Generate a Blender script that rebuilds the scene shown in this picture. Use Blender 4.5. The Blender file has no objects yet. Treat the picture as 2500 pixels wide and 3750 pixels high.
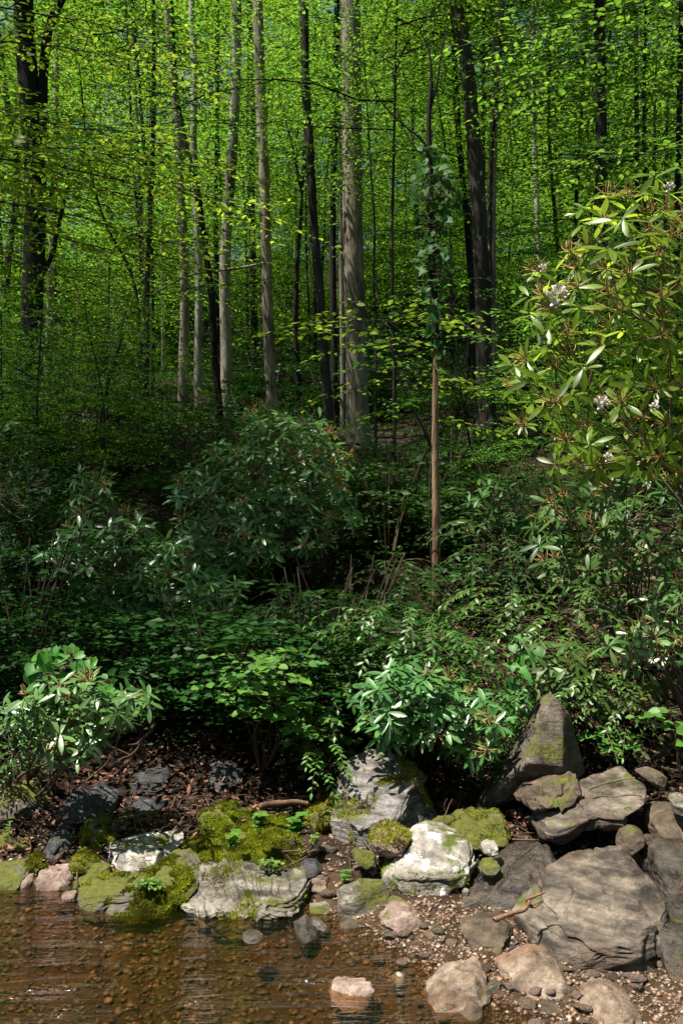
import bpy, math
import numpy as np
from math import radians as RAD, pi as PI

SC = bpy.context.scene
# ------------------------------------------------------------------ camera, sky, sun, exposure
CAM_H = 1.7
cam_data = bpy.data.cameras.new("camera")
cam = bpy.data.objects.new("camera", cam_data)
SC.collection.objects.link(cam)
cam.location = (0, 0, CAM_H)
cam.rotation_euler = (PI / 2, 0, 0)
cam_data.sensor_fit = 'VERTICAL'
cam_data.sensor_height = 36
cam_data.lens = 35
cam_data.clip_start = 0.05
cam_data.clip_end = 1000
SC.camera = cam

SUN_DIR = np.array([-0.40, -0.10, 1.0])
SUN_DIR /= np.linalg.norm(SUN_DIR)
world = bpy.data.worlds.new("World")
SC.world = world
world.use_nodes = True
wn = world.node_tree
wn.nodes.clear()
wo = wn.nodes.new('ShaderNodeOutputWorld')
bg = wn.nodes.new('ShaderNodeBackground')
sky = wn.nodes.new('ShaderNodeTexSky')
sky.sky_type = 'NISHITA'
sky.sun_disc = False
sky.sun_elevation = math.asin(SUN_DIR[2])
sky.sun_rotation = math.atan2(SUN_DIR[0], SUN_DIR[1])
bg.inputs['Strength'].default_value = 0.05
wn.links.new(sky.outputs[0], bg.inputs[0])
wn.links.new(bg.outputs[0], wo.inputs[0])
sl = bpy.data.lights.new("sun", 'SUN')
sun = bpy.data.objects.new("sun", sl)
SC.collection.objects.link(sun)
sl.energy = 5.0
sl.angle = RAD(0.5)
sl.color = (1.0, 0.94, 0.84)
from mathutils import Vector
sun.rotation_euler = Vector(SUN_DIR).to_track_quat('Z', 'Y').to_euler()
SC.view_settings.view_transform = 'Standard'
SC.view_settings.look = 'None'
SC.view_settings.exposure = 1.06
SC.view_settings.gamma = 1
SC.cycles.max_bounces = 7
SC.cycles.diffuse_bounces = 3
SC.cycles.glossy_bounces = 2
SC.cycles.transmission_bounces = 3
SC.cycles.transparent_max_bounces = 6
SC.cycles.sample_clamp_indirect = 6
SC.cycles.caustics_reflective = False
SC.cycles.caustics_refractive = False
SC.cycles.use_denoising = True

# ------------------------------------------------------------------ pixel -> point (tiles of the photograph)
KS = 24.0 / 35.0 / 2500.0
TILE = {'A': (0, 2500, .7972), 'B': (1250, 2500, .7972), 'C': (0, 1500, .7972), 'D': (1250, 1500, .7972),
        'E': (0, 0, .7972), 'F': (1250, 0, .7972), 'G': (0, 0, 1.5944)}

def src(t, x, y):
    ox, oy, s = TILE[t]
    return ox + s * x, oy + s * y

def at(t, x, y, Y):
    sx, sy = src(t, x, y)
    return np.array([(sx - 1250) * KS * Y, Y, CAM_H - (sy - 1875) * KS * Y])

# ------------------------------------------------------------------ noise
def _h(ix, iy, iz, s):
    n = (ix.astype(np.int64) * 374761393 + iy.astype(np.int64) * 668265263 + iz.astype(np.int64) * 2147483647 + s * 1274126177) & 0xffffffff
    n = ((n ^ (n >> 13)) * 1274126177) & 0xffffffff
    n = ((n ^ (n >> 15)) * 2246822519) & 0xffffffff
    return ((n ^ (n >> 16)) & 0xffffff) / 16777215.0

def vnoise(p, s=0):
    p = np.asarray(p, float)
    i = np.floor(p).astype(np.int64)
    f = p - i
    f = f * f * (3 - 2 * f)
    r = 0
    for dx in (0, 1):
        wx = f[:, 0] if dx else 1 - f[:, 0]
        for dy in (0, 1):
            wy = f[:, 1] if dy else 1 - f[:, 1]
            for dz in (0, 1):
                wz = f[:, 2] if dz else 1 - f[:, 2]
                r = r + wx * wy * wz * _h(i[:, 0] + dx, i[:, 1] + dy, i[:, 2] + dz, s)
    return r * 2 - 1

def fbm(p, o=4, s=0, g=0.5):
    p = np.asarray(p, float)
    r = 0; a = 1; t = 0
    for k in range(o):
        r = r + a * vnoise(p * 2 ** k + 17.3 * k, s + k)
        t += a; a *= g
    return r / t

# ------------------------------------------------------------------ ground height
def ground(x, y, fine=True):
    x = np.asarray(x, float); y = np.asarray(y, float)
    shore = np.interp(x, [-3, -1.2, -.6, -.2, .1, .4, .6, .9, 1.2, 1.6, 3], [4.55, 4.6, 4.62, 4.5, 4.05, 3.62, 3.42, 3.25, 3.25, 3.3, 3.3])
    d = y - shore
    prof = np.interp(y, [3, 4.4, 5, 5.5, 6, 7, 9, 12, 15, 20, 26, 30, 45, 60, 120, 250], [.03, .04, .08, .13, .25, .55, 1.2, 1.85, 2.5, 3.5, 4.7, 5.5, 9.5, 14, 32, 62])
    wet = np.where(x < .2, -0.22, -0.22 + np.clip((x - .2) / .5, 0, 1) * .18)
    below = np.maximum(0.16 * d, wet)
    above = prof * np.clip(d / .5, 0, 1)
    # the right bank climbs towards the right
    rise = np.clip(x - 1.0, 0, 3) * 0.22 * np.clip((y - 4.9) / 1.0, 0, 1)
    z = np.where(d < 0, below, above + rise)
    if fine:
        q = np.stack([x * 1.3, y * 1.3, x * 0], -1).reshape(-1, 3)
        w = fbm(q, 3, 5).reshape(x.shape)
        amp = np.clip((y - 5) / 6, 0, 1) * .16 + .012
        z = z + w * amp
        q = np.stack([x * 14, y * 14, x * 0], -1).reshape(-1, 3)
        z = z + fbm(q, 3, 9).reshape(x.shape) * 0.012 * (y < 12)
    # far side and behind the camera the land closes in
    z = z + np.clip(-y - 1, 0, 60) * .25
    return z

def gz(x, y):
    return float(ground(np.array([x]), np.array([y]))[0])

def hit_ground(t, px, py):
    Y = 2.6
    while Y < 60:
        p = at(t, px, py, Y)
        if p[2] <= max(-.01, gz(p[0], p[1])):
            return Y
        Y += .03
    return 60

# ------------------------------------------------------------------ mesh accumulator
class Geo:
    def __init__(s):
        s.v = []; s.t = []; s.r = []; s.n = 0
    def add(s, v, tris, r=None):
        v = np.asarray(v, float).reshape(-1, 3)
        s.v.append(v); s.t.append(np.asarray(tris, np.int64).reshape(-1, 3) + s.n)
        s.r.append(np.zeros(len(v)) if r is None else np.asarray(r, float)); s.n += len(v)
    def build(s, name, mat, parent=None, origin=(0, 0, 0), smooth=False):
        me = bpy.data.meshes.new(name)
        if s.n:
            v = np.concatenate(s.v) - np.asarray(origin); t = np.concatenate(s.t); r = np.concatenate(s.r)
            me.vertices.add(len(v)); me.vertices.foreach_set('co', v.astype(np.float32).ravel())
            me.loops.add(t.size); me.loops.foreach_set('vertex_index', t.astype(np.int32).ravel())
            me.polygons.add(len(t)); me.polygons.foreach_set('loop_start', np.arange(0, t.size, 3, dtype=np.int32))
            me.polygons.foreach_set('loop_total', np.full(len(t), 3, np.int32))
            if smooth:
                me.polygons.foreach_set('use_smooth', np.ones(len(t), bool))
            a = me.attributes.new('rnd', 'FLOAT', 'POINT'); a.data.foreach_set('value', r.astype(np.float32))
            me.update()
        me.materials.append(mat)
        o = bpy.data.objects.new(name, me)
        SC.collection.objects.link(o)
        if parent is not None:
            o.parent = parent
            o.location = np.asarray(origin, float) - np.array(parent.location)
        else:
            o.location = origin
        return o

def tag(o, label=None, cat=None, group=None, kind=None):
    if label: o['label'] = label
    if cat: o['category'] = cat
    if group: o['group'] = group
    if kind: o['kind'] = kind
    return o

def empty(name, loc, label, cat, group=None):
    o = bpy.data.objects.new(name, None)
    SC.collection.objects.link(o)
    o.location = [float(a) for a in loc]
    o.empty_display_size = .1
    return tag(o, label, cat, group)

def copy_child(o, parent):
    c = o.copy(); SC.collection.objects.link(c); c.parent = parent
    return c

# ------------------------------------------------------------------ tubes
def tubes(g, P, R, ns=5, r=None, cap=False):
    """P (N,K,3), R (N,K)"""
    P = np.asarray(P, float); R = np.asarray(R, float)
    if P.ndim == 2: P = P[None]; R = R[None]
    N, K, _ = P.shape
    T = np.gradient(P, axis=1)
    T /= np.linalg.norm(T, axis=2, keepdims=True) + 1e-9
    ref = np.where(np.abs(T[..., 2:3]) > .8, np.array([1., 0, 0]), np.array([0, 0, 1.]))
    ref = np.broadcast_to(ref[:, K // 2:K // 2 + 1], T.shape)
    A = np.cross(T, ref); A /= np.linalg.norm(A, axis=2, keepdims=True) + 1e-9
    B = np.cross(T, A)
    th = np.arange(ns) * 2 * PI / ns
    V = P[:, :, None] + R[:, :, None, None] * (np.cos(th)[:, None] * A[:, :, None] + np.sin(th)[:, None] * B[:, :, None])
    i = np.arange(K - 1)[:, None]; j = np.arange(ns)[None]
    a = i * ns + j; b = i * ns + (j + 1) % ns
    q = np.stack([a, b, b + ns, a, b + ns, a + ns], -1).reshape(-1, 3)
    F = (np.arange(N)[:, None, None] * K * ns + q[None]).reshape(-1, 3)
    rr = np.zeros(N * K * ns) if r is None else np.repeat(np.asarray(r), K * ns)
    g.add(V.reshape(-1, 3), F, rr)
    return V

def spline(pts, n):
    pts = np.asarray(pts, float)
    d = np.r_[0, np.cumsum(np.linalg.norm(np.diff(pts, axis=0), axis=1))]
    m = np.gradient(pts, d, axis=0) if len(pts) > 2 else np.repeat((pts[1:] - pts[:1]) / d[-1], 2, 0)
    u = np.linspace(0, d[-1], n)
    k = np.clip(np.searchsorted(d, u, 'right') - 1, 0, len(d) - 2)
    h = (d[k + 1] - d[k])[:, None]; t = ((u - d[k]) / (d[k + 1] - d[k]))[:, None]
    return ((2 * t**3 - 3 * t**2 + 1) * pts[k] + (t**3 - 2 * t**2 + t) * h * m[k] + (-2 * t**3 + 3 * t**2) * pts[k + 1] + (t**3 - t**2) * h * m[k + 1])

# ------------------------------------------------------------------ leaves
def leaf_tpl(rows, fold=.06, droop=.1):
    """rows (t, halfwidth) between base and tip -> verts, tris"""
    V = [(0, 0, 0)]
    for t, w in rows:
        z = -droop * t * t
        V += [(t, -w, z + fold * w / .2), (t, 0, z), (t, w, z + fold * w / .2)]
    V.append((1, 0, -droop))
    F = [(0, 2, 1), (0, 3, 2)]
    n = len(rows)
    for k in range(n - 1):
        a = 1 + 3 * k; b = a + 3
        F += [(a, a + 1, b + 1), (a, b + 1, b), (a + 1, a + 2, b + 2), (a + 1, b + 2, b + 1)]
    a = 1 + 3 * (n - 1); e = 1 + 3 * n
    F += [(a, a + 1, e), (a + 1, a + 2, e)]
    return np.array(V, float), np.array(F)

T_SIMPLE = (np.array([(0, 0, 0), (.42, -.27, .05), (1, 0, -.08), (.42, .27, .05)], float), np.array([(0, 2, 1), (0, 3, 2)]))
T_OVAL = leaf_tpl([(.18, .17), (.45, .27), (.75, .17)], .05, .12)
T_LANCE = leaf_tpl([(.15, .10), (.4, .17), (.7, .12)], .05, .18)
T_RHODO = leaf_tpl([(.12, .04), (.35, .10), (.62, .125), (.85, .085)], .03, .16)
T_ROUND = leaf_tpl([(.08, .26), (.35, .45), (.68, .38), (.88, .2)], .05, .12)
_hv, _hf = leaf_tpl([(.04, .30), (.22, .47), (.5, .44), (.78, .22)], .05, .14)
_hv[1, 0] = _hv[3, 0] = -.16; _hv[4, 0] = _hv[6, 0] = .12
T_HEART = (_hv, _hf)

def nrm(a):
    return a / (np.linalg.norm(a, axis=-1, keepdims=True) + 1e-9)

def leaves(g, tpl, pos, d, n, size, rnd, wscale=1.0):
    V, F = tpl
    d = nrm(d); s = nrm(np.cross(n, d)); u = np.cross(d, s)
    size = np.asarray(size).reshape(-1, 1, 1)
    W = pos[:, None] + size * (V[None, :, 0:1] * d[:, None] + V[None, :, 1:2] * wscale * s[:, None] + V[None, :, 2:3] * u[:, None])
    N = len(pos)
    T = (np.arange(N)[:, None, None] * len(V) + F[None]).reshape(-1, 3)
    g.add(W.reshape(-1, 3), T, np.repeat(rnd, len(V)))

# ------------------------------------------------------------------ materials
def newmat(name):
    m = bpy.data.materials.new(name); m.use_nodes = True
    nt = m.node_tree; nt.nodes.clear()
    return m, nt
def N(nt, t, **k):
    n = nt.nodes.new(t)
    for a, b in k.items():
        if a.startswith('i_'):
            n.inputs[a[2:].replace('_', ' ')].default_value = b
        else:
            setattr(n, a, b)
    return n
def L(nt, a, b): nt.links.new(a, b)
def ramp(nt, fac, stops, interp='LINEAR'):
    r = N(nt, 'ShaderNodeValToRGB'); e = r.color_ramp; e.interpolation = interp
    while len(e.elements) > 1: e.elements.remove(e.elements[-1])
    e.elements[0].position = stops[0][0]; e.elements[0].color = (*stops[0][1], 1)
    for p, c in stops[1:]:
        x = e.elements.new(p); x.color = (*c, 1)
    L(nt, fac, r.inputs[0]); return r.outputs[0]
def fr(nt, fac, a, b):
    r = N(nt, 'ShaderNodeMapRange'); r.inputs[1].default_value = a; r.inputs[2].default_value = b
    L(nt, fac, r.inputs[0]); return r.outputs[0]
def mth(nt, op, a, b=None):
    m = N(nt, 'ShaderNodeMath', operation=op, use_clamp=(op in ('MULTIPLY', 'ADD')))
    for i, x in enumerate((a, b)):
        if x is None: continue
        if isinstance(x, (int, float)): m.inputs[i].default_value = x
        else: L(nt, x, m.inputs[i])
    return m.outputs[0]
def mixc(nt, f, a, b):
    m = N(nt, 'ShaderNodeMix', data_type='RGBA')
    if isinstance(f, (int, float)): m.inputs[0].default_value = f
    else: L(nt, f, m.inputs[0])
    for i, x in ((6, a), (7, b)):
        if isinstance(x, tuple): m.inputs[i].default_value = (*x, 1)
        else: L(nt, x, m.inputs[i])
    return m.outputs[2]
def noise(nt, vec, scale, detail=4, rough=.55, dist=0.):
    n = N(nt, 'ShaderNodeTexNoise'); n.inputs['Scale'].default_value = scale; n.inputs['Detail'].default_value = detail
    n.inputs['Roughness'].default_value = rough; n.inputs['Distortion'].default_value = dist
    if vec is not None: L(nt, vec, n.inputs['Vector'])
    return n.outputs[0]
def objvec(nt, scale=(1, 1, 1), rot=(0, 0, 0)):
    tc = N(nt, 'ShaderNodeTexCoord'); oi = N(nt, 'ShaderNodeObjectInfo')
    mp = N(nt, 'ShaderNodeMapping'); mp.inputs['Scale'].default_value = scale; mp.inputs['Rotation'].default_value = rot
    ad = N(nt, 'ShaderNodeVectorMath', operation='ADD')
    sc = N(nt, 'ShaderNodeVectorMath', operation='SCALE'); sc.inputs[0].default_value = (37, 23, 51)
    L(nt, oi.outputs['Random'], sc.inputs['Scale'])
    L(nt, tc.outputs['Object'], ad.inputs[0]); L(nt, sc.outputs[0], ad.inputs[1]); L(nt, ad.outputs[0], mp.inputs[0])
    return mp.outputs[0]

def leaf_mat(name, c1, c2, c3, trans, rough=.45, spec=.4, tfac=.35, coat=0):
    m, nt = newmat(name)
    at_ = N(nt, 'ShaderNodeAttribute', attribute_name='rnd')
    col = ramp(nt, at_.outputs['Fac'], [(0, c1), (.5, c2), (1.0, c3)])
    oi = N(nt, 'ShaderNodeObjectInfo'); h2 = N(nt, 'ShaderNodeHueSaturation'); L(nt, col, h2.inputs['Color'])
    mr = N(nt, 'ShaderNodeMapRange'); mr.inputs[3].default_value = .488; mr.inputs[4].default_value = .525; L(nt, oi.outputs['Random'], mr.inputs[0]); L(nt, mr.outputs[0], h2.inputs['Hue'])
    col = h2.outputs[0]
    p = N(nt, 'ShaderNodeBsdfPrincipled'); L(nt, col, p.inputs['Base Color'])
    p.inputs['Roughness'].default_value = rough; p.inputs['Specular IOR Level'].default_value = spec
    t = N(nt, 'ShaderNodeBsdfTranslucent')
    hs = N(nt, 'ShaderNodeHueSaturation'); hs.inputs['Color'].default_value = (*trans, 1)
    L(nt, fr(nt, at_.outputs['Fac'], -.6, 1.0), hs.inputs['Value']); L(nt, mr.outputs[0], hs.inputs['Hue']); hs.inputs['Saturation'].default_value = .96
    L(nt, hs.outputs[0], t.inputs['Color'])
    mx = N(nt, 'ShaderNodeMixShader'); mx.inputs[0].default_value = tfac
    L(nt, p.outputs[0], mx.inputs[1]); L(nt, t.outputs[0], mx.inputs[2])
    o = N(nt, 'ShaderNodeOutputMaterial'); L(nt, mx.outputs[0], o.inputs[0])
    return m

def bark_mat(name, c1, c2, moss=0., lichen=0., sx=14, lic=(.4, .42, .38)):
    m, nt = newmat(name)
    v = objvec(nt, (1, 1, .16))
    n1 = noise(nt, v, sx, 6, .65, .4)
    col = ramp(nt, n1, [(.3, c1), (.62, c2)])
    big = noise(nt, objvec(nt, (1, 1, .5)), 1.6, 3)
    col = mixc(nt, fr(nt, big, .45, .7), col, tuple(x * .6 for x in c1))
    if lichen:
        l = noise(nt, objvec(nt, (1, 1, .7)), 9, 4, .6)
        col = mixc(nt, fr(nt, l, .72 - lichen * .2, .76 - lichen * .2), col, lic)
    if moss:
        l = noise(nt, objvec(nt, (1, 1, .5)), 4, 5, .6)
        col = mixc(nt, fr(nt, l, .7 - moss * .3, .85 - moss * .3), col, (.05, .075, .015))
    p = N(nt, 'ShaderNodeBsdfPrincipled'); L(nt, col, p.inputs['Base Color'])
    p.inputs['Roughness'].default_value = .85; p.inputs['Specular IOR Level'].default_value = .2
    b = N(nt, 'ShaderNodeBump'); b.inputs['Strength'].default_value = .8; b.inputs['Distance'].default_value = .03
    L(nt, n1, b.inputs['Height']); L(nt, b.outputs[0], p.inputs['Normal'])
    o = N(nt, 'ShaderNodeOutputMaterial'); L(nt, p.outputs[0], o.inputs[0])
    return m

def rock_mat(name, c1, c2, moss=.3, lichen=0., rough=.75, strata=1., spec=.3, rot=(0.3, .25, 0), crack=.5, mossc=(.10, .105, .016), stain=None, lic=(.72, .71, .66)):
    m, nt = newmat(name)
    v = objvec(nt); vs = objvec(nt, (1.4, 1.4, 11), rot)
    n1 = noise(nt, v, 7, 8, .62, .2); n2 = noise(nt, vs, 3.2, 7, .65, .35); n3 = noise(nt, v, 34, 8, .75); n4 = noise(nt, v, 2.2, 4, .5)
    mixn = N(nt, 'ShaderNodeMix', data_type='FLOAT'); mixn.inputs[0].default_value = min(1, .6 * strata)
    L(nt, n1, mixn.inputs[2]); L(nt, n2, mixn.inputs[3]); base = mixn.outputs[0]
    col = ramp(nt, base, [(.32, tuple(x * .35 for x in c1)), (.43, c1), (.6, c2)])
    if stain:
        col = mixc(nt, fr(nt, n4, .5, .66), col, stain)
    col = mixc(nt, mth(nt, 'MULTIPLY', fr(nt, n3, .4, .62), .5), col, tuple(x * .3 for x in c1))
    vo = N(nt, 'ShaderNodeTexVoronoi', feature='DISTANCE_TO_EDGE'); vo.inputs['Scale'].default_value = 3.2
    wob = N(nt, 'ShaderNodeVectorMath', operation='ADD'); nn = N(nt, 'ShaderNodeTexNoise'); nn.inputs['Scale'].default_value = 4; nn.inputs['Detail'].default_value = 5
    L(nt, objvec(nt, (1, 1, 3.5), rot), nn.inputs['Vector']); L(nt, objvec(nt, (.6, .6, 3.2), rot), wob.inputs[0]); L(nt, nn.outputs[1], wob.inputs[1]); L(nt, wob.outputs[0], vo.inputs['Vector'])
    ck = mth(nt, 'MULTIPLY', fr(nt, vo.outputs[0], .03, .0), fr(nt, n4, .5, .62))
    ck = mth(nt, 'MULTIPLY', ck, crack)
    col = mixc(nt, ck, col, tuple(x * .15 for x in c1))
    geo = N(nt, 'ShaderNodeNewGeometry'); sep = N(nt, 'ShaderNodeSeparateXYZ'); L(nt, geo.outputs['Normal'], sep.inputs[0])
    if lichen > .15:
        lv = noise(nt, v, 11, 5, .6, .5); lb = noise(nt, v, 3.1, 2)
        s = mth(nt, 'ADD', mth(nt, 'MULTIPLY', lv, .75), mth(nt, 'MULTIPLY', lb, .3))
        col = mixc(nt, fr(nt, s, .72 - lichen * .2, .735 - lichen * .2), col, lic)
    hgt = n1
    mf = None
    if moss:
        mo = noise(nt, v, 3.6, 7, .68, .3)
        up = fr(nt, sep.outputs[2], -.5, .9)
        s = mth(nt, 'ADD', mth(nt, 'MULTIPLY', mo, .8), mth(nt, 'MULTIPLY', up, .16))
        mf = fr(nt, s, .66 - moss * .3, .72 - moss * .3)
        mc = mixc(nt, fr(nt, n3, .3, .7), tuple(x * .45 for x in mossc), tuple(min(1, x * 1.5) for x in mossc))
        col = mixc(nt, mf, col, mc)
    p = N(nt, 'ShaderNodeBsdfPrincipled'); L(nt, col, p.inputs['Base Color'])
    p.inputs['Specular IOR Level'].default_value = spec
    rr = fr(nt, n1, .3, .7)
    rm = N(nt, 'ShaderNodeMapRange'); rm.inputs[3].default_value = rough - .15; rm.inputs[4].default_value = min(1, rough + .15); L(nt, rr, rm.inputs[0]); L(nt, rm.outputs[0], p.inputs['Roughness'])
    b1 = N(nt, 'ShaderNodeBump'); b1.inputs['Strength'].default_value = 1.; b1.inputs['Distance'].default_value = .06; L(nt, base, b1.inputs['Height'])
    b2 = N(nt, 'ShaderNodeBump'); b2.inputs['Strength'].default_value = .7; b2.inputs['Distance'].default_value = .012; L(nt, n3, b2.inputs['Height']); L(nt, b1.outputs[0], b2.inputs['Normal'])
    b3 = N(nt, 'ShaderNodeBump', invert=True); b3.inputs['Strength'].default_value = .6; b3.inputs['Distance'].default_value = .01; L(nt, ck, b3.inputs['Height']); L(nt, b2.outputs[0], b3.inputs['Normal'])
    L(nt, b3.outputs[0], p.inputs['Normal'])
    o = N(nt, 'ShaderNodeOutputMaterial'); L(nt, p.outputs[0], o.inputs[0])
    return m

def rnd_mat(name, stops, rough=.8, spec=.3, scale=30, tr=None):
    m, nt = newmat(name)
    a = N(nt, 'ShaderNodeAttribute', attribute_name='rnd')
    col = ramp(nt, a.outputs['Fac'], stops)
    n = noise(nt, objvec(nt), scale, 4)
    col = mixc(nt, mth(nt, 'MULTIPLY', fr(nt, n, .4, .7), .45), col, (.05, .035, .022))
    p = N(nt, 'ShaderNodeBsdfPrincipled'); L(nt, col, p.inputs['Base Color'])
    p.inputs['Roughness'].default_value = rough; p.inputs['Specular IOR Level'].default_value = spec
    o = N(nt, 'ShaderNodeOutputMaterial'); L(nt, p.outputs[0], o.inputs[0])
    return m

M = {}
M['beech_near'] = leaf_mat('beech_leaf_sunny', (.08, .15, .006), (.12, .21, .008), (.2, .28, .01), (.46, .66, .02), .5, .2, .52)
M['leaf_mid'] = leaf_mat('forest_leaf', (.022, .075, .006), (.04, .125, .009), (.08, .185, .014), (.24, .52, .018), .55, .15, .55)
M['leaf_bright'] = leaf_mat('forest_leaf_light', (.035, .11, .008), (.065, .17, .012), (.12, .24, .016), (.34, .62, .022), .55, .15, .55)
M['leaf_far'] = leaf_mat('far_leaf', (.025, .075, .005), (.055, .14, .008), (.11, .21, .014), (.26, .56, .018), .6, .1, .5)
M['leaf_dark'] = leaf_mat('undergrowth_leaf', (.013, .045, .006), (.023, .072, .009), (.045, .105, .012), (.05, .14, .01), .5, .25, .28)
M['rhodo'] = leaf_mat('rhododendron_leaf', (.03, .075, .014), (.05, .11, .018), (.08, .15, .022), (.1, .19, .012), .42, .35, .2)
M['rhodo_sun'] = leaf_mat('rhododendron_leaf_sunlit', (.07, .14, .01), (.12, .22, .015), (.21, .32, .03), (.52, .80, .03), .36, .45, .52)  # brighter, yellower copy of the rhododendron leaf, sunlight put into its colour
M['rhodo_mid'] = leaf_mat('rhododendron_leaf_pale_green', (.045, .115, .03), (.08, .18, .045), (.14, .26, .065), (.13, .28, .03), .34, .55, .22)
M['leuco'] = leaf_mat('drooping_shrub_leaf', (.03, .10, .012), (.055, .17, .02), (.1, .24, .025), (.12, .3, .02), .4, .5, .3)
M['heart'] = leaf_mat('vine_leaf', (.05, .15, .02), (.08, .22, .03), (.12, .28, .03), (.16, .36, .02), .5, .4, .32)
M['vine_dark'] = leaf_mat('vine_leaf_cool', (.018, .065, .012), (.03, .10, .018), (.055, .14, .02), (.10, .26, .02), .55, .2, .35)
M['seedling'] = leaf_mat('seedling_leaf', (.06, .14, .02), (.10, .2, .025), (.15, .26, .035), (.16, .3, .03), .5, .35, .3)
M['moss'] = leaf_mat('moss_tuft', (.09, .075, .012), (.22, .24, .012), (.33, .34, .02), (.34, .38, .02), .8, .1, .35)
M['litter'] = rnd_mat('dead_leaf', [(0, (.018, .009, .006)), (.4, (.05, .021, .013)), (.75, (.12, .048, .029)), (1, (.3, .14, .085))], .75, .3, 12)
M['pebble'] = rnd_mat('gravel_stone', [(0, (.06, .042, .03)), (.25, (.15, .088, .056)), (.45, (.245, .155, .10)), (.6, (.12, .095, .078)), (.75, (.25, .125, .06)), (.9, (.31, .225, .16)), (1, (.5, .42, .34))], .4, .5, 40)
M['bed_pebble'] = rnd_mat('stream_bed_stone', [(0, (.05, .04, .025)), (.3, (.13, .085, .045)), (.5, (.09, .075, .05)), (.7, (.12, .075, .04)), (.85, (.15, .115, .08)), (.95, (.28, .15, .065)), (1, (.36, .28, .19))], .5, .4, 40)
M['twig'] = bark_mat('twig_bark', (.05, .035, .02), (.14, .10, .065))
M['rtwig'] = bark_mat('rhododendron_twig_bark', (.09, .065, .04), (.22, .17, .11))
M['seed'] = rnd_mat('seed_stalk', [(0, (.30, .18, .06)), (1, (.55, .38, .15))], .7, .2, 20)
M['flower'] = rnd_mat('petal', [(0, (.9, .82, .7)), (1, (.97, .92, .8))], .6, .2, 3)
M['bark_dark'] = bark_mat('bark_dark', (.018, .014, .011), (.075, .062, .05), .15, .35)
M['bark_black'] = bark_mat('bark_black', (.008, .007, .006), (.03, .026, .02), .1, .1)
M['bark_grey'] = bark_mat('bark_grey', (.13, .11, .09), (.38, .33, .275), .12, .1, 20)
M['bark_pale'] = bark_mat('bark_pale', (.18, .155, .13), (.43, .39, .34), .1, .3, 9)
M['bark_brown'] = bark_mat('bark_brown', (.10, .078, .06), (.36, .30, .24), .18, .2, 20)
M['bark_shag'] = bark_mat('bark_shaggy', (.09, .065, .05), (.42, .34, .28), .15, .15, 9)
M['bark_orange'] = bark_mat('rotten_wood', (.09, .042, .022), (.34, .22, .14), .05, .1, 12)
M['wood_pale'] = bark_mat('bare_wood', (.16, .07, .038), (.42, .25, .165), 0, 0, 30)

M['r_grey'] = rock_mat('streaked_schist', (.085, .072, .055), (.36, .32, .265), .34, .0, .7, 1.6)
M['r_mossy'] = rock_mat('mossy_stone', (.12, .105, .085), (.25, .22, .17), .62, .05, .8, .7)
M['r_verymossy'] = rock_mat('moss_covered_stone', (.09, .08, .05), (.18, .16, .10), 1.0, 0, .9, .3)
M['r_slate'] = rock_mat('dark_slate', (.035, .038, .042), (.10, .10, .105), .1, 0, .5, 1.2, .4, (.5, .15, 0))
M['r_pale'] = rock_mat('lichen_white_rock', (.24, .215, .18), (.52, .48, .42), .2, .85, .8, .7, .2, lic=(.62, .6, .55))
M['r_lichen'] = rock_mat('lichen_spotted_boulder', (.27, .24, .205), (.46, .42, .37), .3, .75, .85, .3, .2, mossc=(.09, .11, .02))
M['r_tan'] = rock_mat('sandstone', (.13, .085, .058), (.40, .31, .235), .05, .05, .8, .35, .25, crack=.2, stain=(.24, .13, .075))
M['r_pink'] = rock_mat('pinkish_stone', (.21, .14, .115), (.42, .31, .26), .12, .05, .75, .4, .3, crack=.3)
M['r_brown'] = rock_mat('brown_stone', (.06, .042, .028), (.19, .135, .09), .18, .04, .7, .5, .35, crack=.3)
M['r_wet'] = rock_mat('wet_dark_bedrock', (.025, .02, .015), (.12, .095, .07), .12, .03, .3, 1.1, .55, (.25, -.45, 0), stain=(.10, .055, .03))
M['r_bed'] = rock_mat('bare_bedrock', (.05, .037, .027), (.29, .232, .178), .12, 0, .55, 1.0, .45, (.3, -.4, 0), stain=(.12, .07, .045))
M['r_block'] = rock_mat('lilac_grey_block', (.13, .115, .105), (.40, .365, .345), .3, .0, .6, 1.5, .4, (.55, .5, 0))
M['r_tri'] = rock_mat('blotched_boulder', (.07, .056, .043), (.22, .185, .145), .36, .12, .8, .5, .25, lic=(.34, .27, .2))
M['r_soil'] = rock_mat('earthy_ledge', (.07, .04, .028), (.19, .125, .09), .12, 0, .85, .9, .2)

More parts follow.
